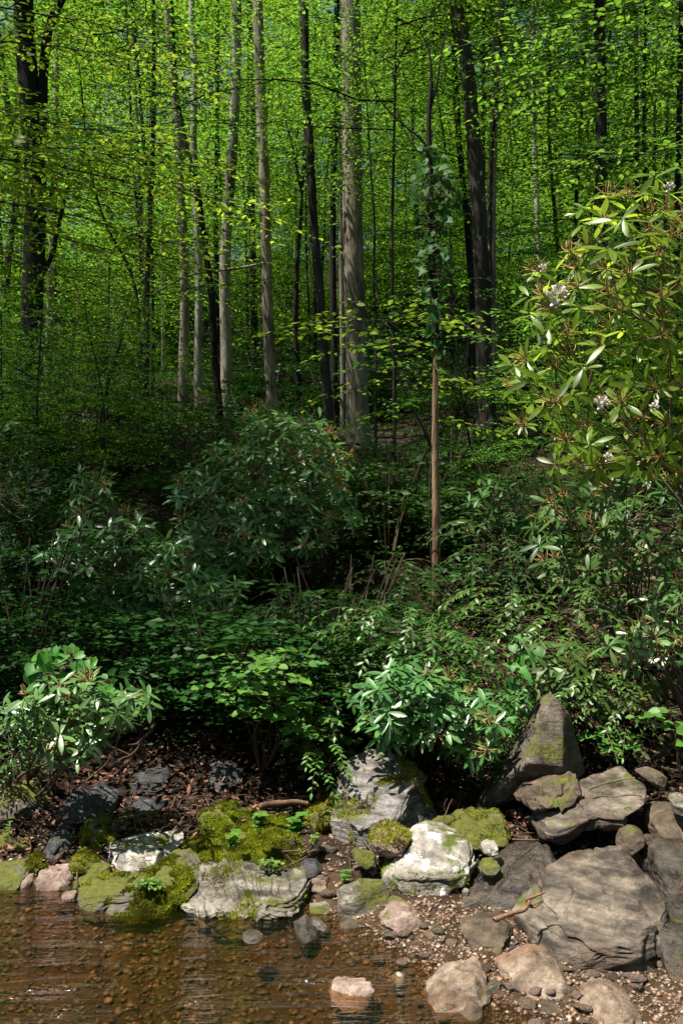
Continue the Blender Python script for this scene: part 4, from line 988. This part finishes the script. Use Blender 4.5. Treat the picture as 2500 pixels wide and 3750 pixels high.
sprayshrub('shrub', 'deep green sprays right of the dark rhododendron', [(1060,1200),(1180,1180),(1260,1260),(1240,1350),(1100,1340)], 7.8, .8, 70, .075, (1150, 1480, .2), 'leaf_dark', 'hang', 47)

def seedlings():
    rng = np.random.default_rng(50)
    S = [('A', 1190, 700, 4.72, 110, 'taller leafy seedling on the moss mound, left of two'), ('A', 1370, 720, 4.75, 120, 'taller leafy seedling on the moss mound, right of two'),
         ('A', 1075, 780, 4.62, 90, 'pale low seedling on the left side of the moss mound'), ('A', 1440, 760, 4.7, 60, 'small leafy seedling at the right edge of the moss mound'),
         ('A', 1010, 860, 4.55, 60, 'clump of tiny round leaves at the front of the moss mound'), ('A', 680, 930, 4.3, 60, 'clump of tiny round leaves on the mossy ledge'),
         ('A', 30, 690, 4.8, 45, 'single bright sprout at the far left edge'), ('B', 20, 930, 4.45, 60, 'bright sprout beside the small tan stone'),
         ('B', 1320, 590, 4.4, 30, 'tiny yellow-green sprout on the long boulder'), ('A', 1250, 840, 4.5, 55, 'clump of tiny leaves low on the moss mound')]
    for t, x, y, Y, h, lab in S:
        b = at(t, x, y, Y); H = h * TILE[t][2] * KS * Y
        o = empty('seedling', b, lab, 'seedling'); g = Geo(); gb = Geo()
        tiny = 'tiny' in lab and 'clump' in lab
        if tiny:
            n = 90; p = b + np.stack([rng.normal(0, H * .5, n), rng.normal(0, H * .35, n), rng.uniform(0, H * .35, n)], -1)
            leaves(g, T_ROUND, p, rng.normal(size=(n, 3)) * [1, 1, .3], rng.normal(0, .3, (n, 3)) + [0, -.3, 1], rng.uniform(.012, .022, n), rng.random(n))
            tubes(gb, np.stack([p, p - [0, 0, .03]], 1), np.full((n, 2), .0008), 3)
        else:
            for s in range(3 if h > 50 else 1):
                q = b + np.array([rng.normal(0, H * .15), rng.normal(0, .03), H * rng.uniform(.7, 1)])
                tubes(gb, spline([b, (b + q) / 2 + rng.normal(0, .01, 3), q], 6), np.full(6, .0016), 4)
                for lv in (.45, .72, 1.):
                    c = b + (q - b) * lv
                    n = 4; th = rng.uniform(0, 6) + np.arange(n) * PI / 2
                    leaves(g, T_OVAL, np.repeat(c[None], n, 0), np.stack([np.cos(th), np.sin(th), np.full(n, .15)], -1), np.array([[0, -.2, 1.]] * n), H * rng.uniform(.28, .42, n), rng.random(n), 1.3)
        g.build('leaves', M['seedling'], o, b); gb.build('stem', M['leuco'], o, b)
seedlings()

# ================================================================== TREES
def bough(g, gb, rng, o, az, Ln, rise, leaf, sp, tpl, bsp=.2, rnd0=0., lat=.42, wood=True, r=None, jit=.3, droop=.18):
    K = 7; u = np.linspace(0, 1, K)[:, None]
    h = np.array([math.cos(az), math.sin(az), 0.])
    P = o + h * u * Ln + np.array([0, 0, 1.]) * (u * rise - u * u * droop) * Ln + np.cumsum(rng.normal(0, .015 * Ln, (K, 3)), 0) * (u > 0)
    r = r or .006 * Ln + .003
    if wood: tubes(gb, P, np.linspace(r, .003, K), 5)
    n = max(3, int(Ln / bsp)); t = np.linspace(.16, 1, n); sd = np.where(np.arange(n) % 2, 1, -1)
    B = np.stack([np.interp(t, u[:, 0], P[:, q]) for q in range(3)], -1)
    tg = nrm(np.stack([np.interp(t, u[:, 0], np.gradient(P[:, q])) for q in range(3)], -1))
    perp = nrm(np.cross(tg, [0, 0, 1.]))
    D = nrm(tg * rng.uniform(.5, .9, (n, 1)) + perp * sd[:, None] + np.array([0, 0, 1.]) * rng.normal(-.02, .14, (n, 1)))
    D[-1] = tg[-1]
    l = Ln * lat * (1 - .65 * t) * rng.uniform(.7, 1.25, n) + .12
    Q = B[:, None] + D[:, None] * (l[:, None] * np.linspace(0, 1, 4))[..., None] + np.array([0, 0, -1.]) * ((l[:, None] * np.linspace(0, 1, 4) ** 2 * .12)[..., None])
    if wood: tubes(gb, Q, np.repeat(np.linspace(.0018 + .0011 * Ln, .001, 4)[None], n, 0), 3)
    pos = []; dr = []
    for k in range(n):
        m = max(2, int(l[k] / sp)); tt = (np.arange(m) + rng.uniform(.3, .9)) / m
        s2 = np.where(np.arange(m) % 2, 1, -1)[:, None]; pp = nrm(np.cross(D[k], [0, 0, 1.]))
        pos.append(B[k] + D[k] * (l[k] * tt)[:, None] + np.array([0, 0, -1.]) * (l[k] * tt * tt * .12)[:, None] + pp * s2 * sp * .15)
        dr.append(D[k] * .65 + pp * s2 * .85 + rng.normal(0, .12, (m, 3)))
    pos = np.concatenate(pos); dr = np.concatenate(dr); m = len(pos)
    pos += rng.normal(0, sp * .2, pos.shape)
    leaves(g, tpl, pos, dr, np.array([0, -.42, 1.]) + rng.normal(0, jit, (m, 3)), leaf * rng.uniform(.5, 1.3, m), np.clip(rng.normal(.5 + rnd0, .17, m), 0, 1))

def crown_mesh(name, seed, H, R, nb, leaf, sp, mat, bsp=.3, shape='round', rnd0=0.):
    rng = np.random.default_rng(seed); g = Geo(); gb = Geo()
    ga = 2.399
    for k in range(nb):
        z = (k + .5) / nb
        rr = R * (math.sin(PI * min(1, z * .85 + .15)) ** .6 if shape == 'round' else 1 - .55 * z) * rng.uniform(.6, 1.15)
        bough(g, gb, rng, np.array([0, 0, z * H + rng.normal(0, .15)]), k * ga + rng.normal(0, .3), rr, rng.uniform(.05, .4), leaf, sp, T_SIMPLE, bsp, rnd0, wood=(k % 3 == 0), jit=.45, r=.004 * rr + .002, droop=rng.uniform(.05, .35))
    a = g.build('crown', M[mat]); b = gb.build('branches', M['bark_black'])
    ma, mb = a.data, b.data
    bpy.data.objects.remove(a); bpy.data.objects.remove(b)
    return ma, mb

CR = {}
for k, (s, H, R, nb, leaf, sp, mat, bsp) in {
        'tall': (1, 10, 4.2, 66, .115, .085, 'leaf_mid', .24), 'wide': (2, 7, 4.6, 50, .105, .08, 'leaf_bright', .23),
        'tall2': (3, 11, 3.8, 70, .115, .085, 'leaf_bright', .24), 'young': (4, 5, 2.4, 52, .08, .06, 'leaf_mid', .17),
        'young2': (5, 6, 2.8, 54, .085, .062, 'leaf_bright', .18), 'young3': (6, 4, 2.0, 46, .075, .055, 'leaf_mid', .16)}.items():
    CR[k] = crown_mesh(k, s, H, R, nb, leaf, sp, mat, bsp)

def add_crown(root, key, off, s, rz):
    for me, nm in zip(CR[key], ('crown', 'branches')):
        o = bpy.data.objects.new(nm, me); SC.collection.objects.link(o); o.parent = root
        o.location = off; o.scale = (s, s, s); o.rotation_euler = (0, 0, rz)

def trunk(g, path, radii, ns=16, rough=.05, seed=0, n=70, flare=.5):
    S = spline(path, n); cum = np.r_[0, np.cumsum(np.linalg.norm(np.diff(S, axis=0), axis=1))]
    R = np.interp(cum / cum[-1], np.linspace(0, 1, len(radii)), radii) * (1 + flare * np.exp(-cum / (radii[0] * 2.2)))
    gg = Geo(); V = tubes(gg, S, R, ns)
    v = gg.v[0]; ax = np.repeat(S, ns, 0); rad = v - ax; rr = np.linalg.norm(rad, axis=1, keepdims=True)
    q = np.concatenate([rad / rr * 1.6, v[:, 2:3] * .35 / max(.05, radii[0])], 1)[:, [0, 1, 3]]
    v = ax + rad * (1 + fbm(q * 1.7 + seed, 4, seed)[:, None] * rough * 2.2)
    g.add(v, gg.t[0])
    return S, R

def tree(label, pts, Y, w, mat, top=22, crowns=(), seed=0, name='tree', forks=(), group=None, cat='tree', w2=None, rough=.05, dead=False, boughs=(), fmat=None, bleaf=.08, bmat='leaf_mid', n=70):
    """pts: trunk centre line in photo pixels from the foot up; w: trunk width in those pixels at the foot"""
    rng = np.random.default_rng(seed + 100)
    P = [at('G', a, b, Y) for a, b in pts]
    base = P[0].copy(); zg = gz(base[0], base[1]); base[2] = zg - .15
    if P[0][2] < zg + .1: P[0] = base
    else: P.insert(0, base)
    if P[-1][2] < top:
        d = P[-1] - P[-2]; d /= max(.3, d[2]); d[:2] = np.clip(d[:2], -.12, .12); e = P[-1] + d * (top - P[-1][2]); P.append(e)
    P = np.array(P)
    r0 = w * .5 * TILE['G'][2] * KS * Y; r1 = (w2 or w * .72) * .5 * TILE['G'][2] * KS * Y
    root = empty(name, base, label, cat, group)
    g = Geo(); S, R = trunk(g, P, [r0, r1, r1 * .45 if not dead else r1 * .7], 18 if r0 > .1 else 12, rough, seed, n)
    gf = Geo() if fmat else g
    for f in forks:
        Q = np.array([at('G', a, b, Y + (c[0] if (c := rest) else 0)) for a, b, *rest in f['p']])
        tubes(gf, spline(Q, 26), np.linspace(f['w'] * .5 * TILE['G'][2] * KS * Y, f.get('w2', f['w'] * .4) * .5 * TILE['G'][2] * KS * Y, 26) * (1 + .12 * fbm(np.arange(26)[:, None] * np.array([[.5, 0, 0]]), 3, seed)), 8)
    g.build('trunk', M[mat], root, base, True)
    if fmat: gf.build('dark_stems', M[fmat], root, base, True)
    for key, z, s, *off in crowns:
        k = np.argmin(np.abs(S[:, 2] - z)); c = S[k] - base
        add_crown(root, key, (c[0] + (off[0] if off else 0), c[1] + (off[1] if len(off) > 1 else 0), z - base[2]), s, rng.uniform(0, 6))
    if boughs:
        gl = Geo(); gb = Geo()
        for bx in boughs:
            px, py, dY, az, Ln, rise = bx[:6]
            o = at('G', px, py, Y + dY)
            k = np.argmin(np.linalg.norm(S - o, axis=1))
            if np.linalg.norm(S[k] - o) > .2: tubes(gb, spline([S[k], (S[k] + o) / 2 + rng.normal(0, .05, 3), o], 8), np.linspace(.03, .015, 8), 6)
            bough(gl, gb, rng, o, RAD(az), Ln, rise, bleaf, bleaf * .56, T_OVAL, bleaf * 1.5, .1, jit=.35, r=.003 * Ln + .002)
        gl.build('crown', M[bmat], root, base); gb.build('branches', M['bark_dark'], root, base)
    return root

# --- trees one can tell apart, far to near
tree('pale grey straight trunk far off, between the twisted dark tree and the orange-barked pair', [(520,830),(517,600),(530,400),(540,230),(545,0)], 20, 27, 'bark_grey', 26, [], 1, w2=20)
tree('pale flaky trunk half hidden by leaves left of the white birch', [(420,900),(425,640),(418,480),(400,200),(385,30)], 18, 24, 'bark_shag', 24, [], 2, w2=15)
tree('whitish birch trunk left of the twisted dark tree', [(455,780),(457,640),(452,500),(445,350),(447,180),(440,0)], 19, 19, 'bark_pale', 24, [], 3)
tree('shaggy reddish trunk with peeling bark, centre left', [(625,950),(618,800),(612,600),(607,420),(600,250),(592,0)], 17, 26, 'bark_shag', 24, [('young3', 17, 1.3)], 4, w2=21, rough=.09,
     forks=[{'p': [(616,640),(606,500),(612,300),(622,190),(640,140)], 'w': 7}, {'p': [(626,602),(560,614),(430,635),(330,690),(240,748)], 'w': 7, 'w2': 3}, {'p': [(606,300),(590,260),(560,215),(540,170)], 'w': 4}])
tree('dark shadowed trunk close behind the shaggy reddish one', [(585,880),(583,700),(578,480),(580,300),(575,100),(570,0)], 26, 18, 'bark_dark', 24, [('tall', 15.5, .8)], 5)
tree('big straight grey-brown tulip tree, the thickest trunk in the centre', [(822,1030),(818,800),(812,600),(808,300),(806,20),(804,-200)], 16.5, 49, 'bark_brown', 26, [('young3', 17, 1.3)], 6, w2=41, n=130, rough=.04)
tree('slender pale trunk touching the left side of the tulip tree', [(787,900),(784,600),(782,300),(785,100),(788,0)], 19, 16, 'bark_grey', 24, [('young3', 17, 1.3)], 7)
tree('dark trunk speckled with lichen, leaning left, left of the tulip tree', [(757,985),(748,860),(735,680),(722,540),(712,350),(702,200),(700,100)], 15, 22, 'bark_dark', 22, [('young3', 17, 1.3)], 8, w2=18)
tree('thin black straight trunk between speckled tree and tulip tree', [(768,890),(765,700),(764,500),(768,300),(771,140)], 19, 17, 'bark_black', 22, [('wide', 12.5, .8)], 9)
tree('dark curved trunk forking high, left of the speckled tree', [(685,895),(678,760),(683,600),(692,470),(695,400)], 21, 15, 'bark_black', 9.5, [('young2', 8, 1.)], 10, forks=[{'p': [(692,440),(680,380),(670,330),(652,265)], 'w': 8}, {'p': [(694,420),(700,350),(698,250),(694,140)], 'w': 9}])
tree('dark twisting trunk bending left as it rises, beside the white birch', [(505,960),(492,800),(484,660),(470,560),(455,450),(428,340),(405,220),(395,60)], 17, 17, 'bark_black', 20, [], 11)
tree('slim black vertical trunk behind the twisting one', [(500,900),(497,640),(496,450),(499,250),(500,120)], 23, 12, 'bark_black', 20, [('young3', 17, 1.3)], 12)
tree('thin dark arched trunk in the left third, curving left', [(322,770),(305,640),(285,590),(255,540),(228,470),(215,420)], 15, 10, 'bark_dark', 8.5, [('young', 6.5, 1.)], 13)
tree('thin dark bent trunk above the arched one at the left', [(330,760),(318,520),(305,350),(298,210),(292,60)], 20, 9, 'bark_dark', 18, [], 14)
tree('slim reddish-brown trunk in the left third', [(332,740),(327,600),(322,480),(316,330)], 24, 12, 'bark_brown', 18, [('young2', 11, 1.2)], 15)
tree('short dark trunk just right of the slim reddish-brown one', [(350,690),(347,560),(345,500),(335,380)], 22, 11, 'bark_black', 18, [('young', 10, 1.2)], 16)
tree('massive black tree at the left, splitting into leaning stems', [(72,880),(75,700),(80,560),(82,430),(70,250),(58,80),(52,-40)], 13, 54, 'bark_black', 20, [('wide', 9.5, .8)], 17, w2=42, n=90,
     forks=[{'p': [(82,420),(95,300),(100,180),(115,60),(150,-20)], 'w': 30, 'w2': 18}, {'p': [(92,640),(118,590),(135,520),(150,450),(158,402),(150,380)], 'w': 14, 'w2': 7}, {'p': [(90,520),(115,455),(125,430)], 'w': 14, 'w2': 8}, {'p': [(155,405),(190,408),(230,410)], 'w': 5}])
tree('mottled slim tree at the far left edge behind the massive black one', [(18,760),(18,620),(35,480),(40,380),(15,220),(0,100)], 17, 18, 'bark_dark', 19, [], 18)
tree('brown trunk half hidden right behind the massive black tree', [(112,780),(118,600),(125,480),(128,350),(130,200)], 19, 16, 'bark_brown', 20, [], 19)
tree('black curving tree with lichen specks, thick, right of centre', [(1122,1010),(1112,860),(1106,640),(1098,460),(1085,300),(1072,150),(1045,0)], 13.5, 40, 'bark_dark', 19, [('wide', 9.5, .9)], 20, w2=27, n=100)
tree('straight brown trunk hugging the thick curving black tree on its right', [(1132,860),(1128,600),(1130,400),(1137,200),(1145,0)], 15, 22, 'bark_brown', 20, [('young3', 17, 1.3)], 21, w2=16)
tree('slim black trunk left behind the thick curving black tree', [(1090,760),(1080,620),(1068,480),(1055,340),(1045,180),(1040,60)], 17, 17, 'bark_black', 19, [('wide', 12.2, .8)], 22)
tree('pale spotted thin trunk between the curving tree and the right black pole', [(1240,720),(1236,560),(1230,420),(1225,250),(1224,60),(1222,0)], 24, 14, 'bark_pale', 22, [], 23)
tree('slim dark pole just left of the right black trunk', [(1318,620),(1322,470),(1330,330),(1338,180),(1345,40)], 19, 11, 'bark_dark', 18, [('young', 10, 1.2)], 24)
tree('straight black trunk at the right, partly hidden by the sunlit rhododendron', [(1392,1150),(1386,900),(1382,600),(1380,300),(1374,0)], 12.5, 29, 'bark_black', 19, [('wide', 9, .9)], 25, w2=24, n=90)
tree('thin dark wavy sapling right of the tulip tree', [(862,760),(858,640),(860,520),(852,400),(846,300)], 15, 8, 'bark_dark', 9, [('young3', 6.5, 1.)], 26)
tree('pale thin trunk far off at the right edge', [(1488,640),(1482,480),(1474,330),(1470,200)], 28, 10, 'bark_pale', 20, [], 27)
tree('pale dead-looking slim trunk in the dark undergrowth at left', [(178,740),(180,690),(182,660)], 22, 7, 'wood_pale', 4.6, [], 28, dead=True)
tree('slim grey trunk right of the thin black arched tree, far off', [(375,760),(372,600),(374,450),(370,300)], 32, 9, 'bark_grey', 22, [], 29)
tree('faint grey trunk between speckled tree and curved forked tree', [(712,860),(712,700),(708,560),(705,400)], 34, 9, 'bark_grey', 22, [('tall', 15, 1.)], 30)
tree('dark thin trunk at the far right edge behind the rhododendron', [(1555,1000),(1552,700),(1556,400),(1560,200)], 14, 16, 'bark_black', 18, [('wide', 8.5, .8)], 31)
# dead tree with the vine
tree('dead rotting orange-brown stem carrying the heart-leaved vine', [(1003,1440),(1002,1300),(1000,1100),(999,900),(1001,800),(999,760)], 7.8, 23, 'bark_orange', 3.05, [], 32, w2=17, dead=True, name='dead_tree', rough=.1, n=110, fmat='bark_black',
     forks=[{'p': [(1000,800),(998,700),(992,620),(990,500),(988,400),(984,280),(990,190)], 'w': 21, 'w2': 9}, {'p': [(990,400),(975,330),(930,290),(880,240),(850,190)], 'w': 7}, {'p': [(988,250),(1005,180),(1012,120),(1030,60)], 'w': 7}, {'p': [(990,200),(985,120),(960,60)], 'w': 7}, {'p': [(994,540),(930,530),(860,530)], 'w': 4}, {'p': [(990,380),(940,320),(905,240)], 'w': 4}])
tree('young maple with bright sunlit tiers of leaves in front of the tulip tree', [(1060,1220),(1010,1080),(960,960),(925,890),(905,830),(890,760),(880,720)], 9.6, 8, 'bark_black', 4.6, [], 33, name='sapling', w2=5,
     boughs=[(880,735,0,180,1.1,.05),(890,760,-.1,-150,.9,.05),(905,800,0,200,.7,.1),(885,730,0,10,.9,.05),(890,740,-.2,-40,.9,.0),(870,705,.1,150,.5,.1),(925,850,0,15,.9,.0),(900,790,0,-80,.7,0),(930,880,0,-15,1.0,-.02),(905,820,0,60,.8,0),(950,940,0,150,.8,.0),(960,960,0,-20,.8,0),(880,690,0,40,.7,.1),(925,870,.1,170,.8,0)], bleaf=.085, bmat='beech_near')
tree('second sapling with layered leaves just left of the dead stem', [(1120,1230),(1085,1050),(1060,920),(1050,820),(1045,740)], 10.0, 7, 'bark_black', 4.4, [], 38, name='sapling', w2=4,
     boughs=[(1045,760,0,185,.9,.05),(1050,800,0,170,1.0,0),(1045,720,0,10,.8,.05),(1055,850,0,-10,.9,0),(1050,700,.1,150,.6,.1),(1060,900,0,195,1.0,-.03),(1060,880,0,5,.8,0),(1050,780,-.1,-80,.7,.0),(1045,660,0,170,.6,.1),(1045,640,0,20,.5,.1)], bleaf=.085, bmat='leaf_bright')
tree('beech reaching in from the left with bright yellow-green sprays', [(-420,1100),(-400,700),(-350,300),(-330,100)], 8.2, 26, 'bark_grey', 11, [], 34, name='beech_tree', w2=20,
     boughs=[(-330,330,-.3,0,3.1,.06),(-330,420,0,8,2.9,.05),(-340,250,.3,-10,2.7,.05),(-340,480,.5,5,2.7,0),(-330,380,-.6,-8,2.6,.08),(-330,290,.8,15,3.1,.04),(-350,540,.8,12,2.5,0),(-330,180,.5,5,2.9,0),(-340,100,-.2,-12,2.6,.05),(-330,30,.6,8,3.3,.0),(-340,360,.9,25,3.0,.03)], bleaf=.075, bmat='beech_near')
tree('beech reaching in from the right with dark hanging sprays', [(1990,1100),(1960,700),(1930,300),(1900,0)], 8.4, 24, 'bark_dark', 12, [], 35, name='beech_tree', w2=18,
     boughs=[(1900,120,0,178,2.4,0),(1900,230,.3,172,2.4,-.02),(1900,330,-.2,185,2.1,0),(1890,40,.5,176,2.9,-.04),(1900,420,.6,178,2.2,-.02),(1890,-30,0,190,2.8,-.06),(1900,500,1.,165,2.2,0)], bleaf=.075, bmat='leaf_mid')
tree('unseen beech added left of the view to shade the bank', [(-420,1100),(-410,700),(-400,300),(-390,0)], 9.6, 26, 'bark_grey', 13, [('young3', 5.5, .85, 1.6, -3.4), ('young3', 6.1, .8, 1.7, -3.1), ('young3', 6.0, .85, .1, -3.2), ('young2', 6.2, .6, .9, -1.9), ('wide', 6.8, .6, 1.9, -.2)], 37, name='beech_tree', w2=20)  # added out of view; crowns placed to keep sun off the litter bank
tree('tall unseen beech added left of the view to shade the slope', [(-900,1100),(-890,700),(-880,300),(-880,0)], 9.2, 30, 'bark_grey', 15, [('wide', 8.2, .62, 0, .2), ('young3', 7.9, .8, 3.3, 1.6), ('wide', 7.8, .62, 8.9, .8), ('young3', 7.4, .8, 7.5, -.6), ('young3', 7.6, .8, 7.6, 1.8), ('tall', 13, .8, -1.6, .8)], 39, name='beech_tree', w2=24)  # added out of view; crowns spread above the frame to darken the slope
tree('tall unseen beech added right of the view to block sky light', [(2900,1100),(2890,700),(2880,300)], 8.6, 34, 'bark_grey', 22, [('tall', 14, .95, 0, 0), ('tall2', 13.5, .9, -3.6, -.4), ('tall', 14.5, .9, -6.2, .8), ('tall2', 14, .9, -4.5, 3.2)], 41, name='beech_tree', w2=28)  # added out of view as a high canopy that shuts out sky light
def near_bank_shade():  # unseen trees added around the camera to block sky light and deepen shadows
    for i, (x, y, z, s) in enumerate([(-9, -4, 9, 1.3), (-4, -6, 8, 1.3), (1, -5, 9, 1.3), (6, -4, 8, 1.3), (7.5, 1.5, 7.5, 1.2), (9, 6.5, 8, 1.2), (-1, -11, 8, 1.5), (6, -11, 7, 1.5), (-9, -11, 7, 1.5), (3.5, -.5, 12, 1.0)]):
        zg = gz(x, y); r = empty('bank_shade_tree', (x, y, zg), 'unseen leafy tree added on the near bank to block sky light', 'tree', 'unseen shade trees added on the near bank')
        g = Geo(); trunk(g, np.array([(x, y, zg - .3), (x + .1, y, zg + 4), (x, y + .1, zg + 9), (x, y, zg + 16)]), [.22, .15, .05], 12, .05, i, 30); g.build('trunk', M['bark_dark'], r, (x, y, zg), True)
        add_crown(r, ('wide', 'tall')[i % 2], (0, 0, z - zg), s, i * 1.3)
near_bank_shade()
# overstorey that shades the slope; trunks stand outside the view or on the slope
tree('understory tree over the middle of the slope, crown spreading above the tulip tree foot', [(905,880),(900,560),(905,300)], 14.2, 9, 'bark_dark', 11, [('wide', 6.4, .8)], 36)

# --- young trees that fill the forest between the trunks
def young_trees():
    rng = np.random.default_rng(77)
    spots = []
    for k in range(92):
        Y = 12.5 + 26 * rng.random() ** .8; X = rng.uniform(-.42, .42) * Y
        if -.175 < X / Y < .035 and Y < 23: Y = 23 + 14 * rng.random(); X = rng.uniform(-.4, .4) * Y
        spots.append((X, Y))
    tm = []
    for k in range(5):
        g = Geo(); P = np.array([(0, 0, -.3), (rng.normal(0, .08), rng.normal(0, .1), 2.2), (rng.normal(0, .2), 0, 5), (rng.normal(0, .35), 0, 8), (rng.normal(0, .4), 0, 10.5)])
        trunk(g, P, [.045, .03, .012], 8, .06, k, 30); o = g.build('trunk', M['bark_dark']); tm.append(o.data); bpy.data.objects.remove(o)
    keys = ['young', 'young2', 'young3', 'wide', 'young2', 'tall2']
    for i, (x, y) in enumerate(spots):
        z = gz(x, y); r = empty('young_tree', (x, y, z), 'slender understory tree with layered green leaves among the tall trunks', 'tree', 'young trees filling the forest')
        s = rng.uniform(.8, 1.3) * (1 + max(0, y - 25) * .012)
        o = bpy.data.objects.new('trunk', tm[i % 5]); SC.collection.objects.link(o); o.parent = r; o.scale = (s, s, s); o.rotation_euler = (0, 0, rng.uniform(0, 6))
        key = keys[i % 6]
        c0 = {'young': 2., 'young2': 2.2, 'young3': 1.5, 'wide': 4.2, 'tall2': 4.5}[key] * rng.uniform(.5, 1.25)
        add_crown(r, key, (0, 0, c0 * s), s * (.7 if key in ('wide', 'tall2') else 1), rng.uniform(0, 6))
young_trees()
def low_saplings():
    rng = np.random.default_rng(123)
    for i in range(34):
        Y = rng.uniform(8.6, 17); X = rng.uniform(-.4, .4) * Y
        if -.2 < X / Y < .13: continue
        z = gz(X, Y); r = empty('sapling', (X, Y, z), 'low leafy sapling with layered leaves in the shaded undergrowth', 'sapling', 'saplings in the undergrowth')
        s = rng.uniform(.28, .5); g = Geo(); h = rng.uniform(.3, .9)
        tubes(g, spline([(X, Y, z - .1), (X + rng.normal(0, .1), Y, z + 1), (X + rng.normal(0, .05), Y, z + h + 4.2 * s)], 14), np.linspace(.02, .008, 14), 6)
        g.build('trunk', M['bark_dark'], r, (X, Y, z), True); add_crown(r, ('young3', 'young', 'young2')[i % 3], (0, 0, h), s, rng.uniform(0, 6))
low_saplings()

# --- undergrowth bushes
def bushes():
    rng = np.random.default_rng(91); ms = []
    for k in range(4):
        g = Geo(); gb = Geo(); r = np.random.default_rng(200 + k)
        for j in range(30):
            az = r.uniform(0, 6.28); h = r.uniform(.15, 1.25); L_ = r.uniform(.35, .8)
            bough(g, gb, r, np.array([math.cos(az) * .1, math.sin(az) * .1, h * .8]), az, L_, r.uniform(.1, .5), .07, .045, T_SIMPLE, .085, 0, .5, wood=False, jit=.4)
        for j in range(7):
            a = r.uniform(0, 6.28); tubes(gb, spline([(0, 0, -.1), (math.cos(a) * .12, math.sin(a) * .12, .5), (math.cos(a) * .35, math.sin(a) * .35, 1.15)], 6), np.linspace(.012, .004, 6), 5)
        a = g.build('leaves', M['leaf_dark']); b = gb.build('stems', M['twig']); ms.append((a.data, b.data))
        bpy.data.objects.remove(a); bpy.data.objects.remove(b)
    n = 0
    while n < 215:
        Y = 6.15 + 24 * rng.random() ** 1.5; X = rng.uniform(-.47, .47) * Y
        if Y < 6.9 and .3 < X < 2.6: continue
        if Y < 7.8 and 1.5 < X < 2.9: continue
        if 6.8 < Y < 9.3 and -.30 < X / Y < .02: continue
        if Y < 8.2 and .045 < X / Y < .145: continue
        if fbm(np.array([[X * .45, Y * .45, 3.]]), 2, 21)[0] < -.12: continue
        z = gz(X, Y); r = empty('bush', (X, Y, z), 'dark leafy undergrowth bush on the shaded forest slope', 'bush', 'undergrowth bushes on the slope')
        s = rng.uniform(.45, 1.25) * (.75 + Y * .025)
        for me, nm in zip(ms[n % 4], ('leaves', 'stems')):
            o = bpy.data.objects.new(nm, me); SC.collection.objects.link(o); o.parent = r; o.scale = (s, s, s * rng.uniform(.7, 1)); o.rotation_euler = (0, 0, rng.uniform(0, 6))
        n += 1
bushes()

def far_woods():
    rng = np.random.default_rng(5); g = Geo()
    n = 1000000
    y = rng.uniform(33, 66, n); x = rng.uniform(-.47, .47, n) * y
    nd = 300; dy = rng.uniform(32, 68, nd); dx = rng.uniform(-.5, .5, nd) * dy; R = rng.uniform(1.6, 3.6, nd); H = rng.uniform(.8, 1.5, nd); dt = rng.normal(0, .16, nd)
    top = np.full(n, -9.); tint = np.zeros(n)
    for k in range(nd):
        q = 1 - ((x - dx[k]) ** 2 + (y - dy[k]) ** 2) / R[k] ** 2; m = q > 0
        h = np.where(m, 1.2 + (dy[k] - 33) * 1.12 + H[k] * R[k] * np.sqrt(np.maximum(q, 0)) + R[k] * .6, -9.); b = h > top
        top[b] = h[b]; tint[b] = dt[k]
    top = np.where(top < -8, (y - 33) * 1.12 + 1.5, top) + fbm(np.stack([x * 1.3, y * 1.3, x * 0], -1), 2, 9) * .9
    z = np.maximum(ground(x, y, False) + .2, top - rng.exponential(.9, n))
    p = np.stack([x, y, z], -1)
    f = fbm(p * np.array([.8, .8, 1.2]), 3, 8)
    k = f > -.08
    p = p[k]; tint = tint[k]; n = len(p)
    leaves(g, T_SIMPLE, p, rng.normal(size=(n, 3)) * [1, 1, .4], rng.normal(size=(n, 3)) * .55 + [0, -.3, 1], rng.uniform(.08, .25, n), np.clip(rng.normal(.5, .2, n) + tint, 0, 1), 1.15)
    o = g.build('distant_woods', M['leaf_far']); tag(o, 'dense sunlit green woods closing the view behind the trunks', kind='stuff')
    g = Geo(); n = 2600
    y = rng.uniform(7, 40, n); x = rng.uniform(-.42, .42, n) * y; z = ground(x, y)
    nn = 9
    P = np.repeat(np.stack([x, y, z], -1), nn, 0) + rng.normal(0, 1, (n * nn, 3)) * np.repeat(.05 + y * .008, nn)[:, None] * [1, 1, .4] + [0, 0, .12]
    m = len(P); leaves(g, T_SIMPLE, P, rng.normal(size=(m, 3)) * [1, 1, .3], rng.normal(0, .35, (m, 3)) + [0, -.2, 1], rng.uniform(.05, .09, m) * np.repeat(1 + y * .03, nn), np.clip(rng.normal(.45, .25, m), 0, 1), 1.1)
    o = g.build('ground_cover', M['leaf_dark']); tag(o, 'low green plants covering the forest floor', kind='stuff')
far_woods()
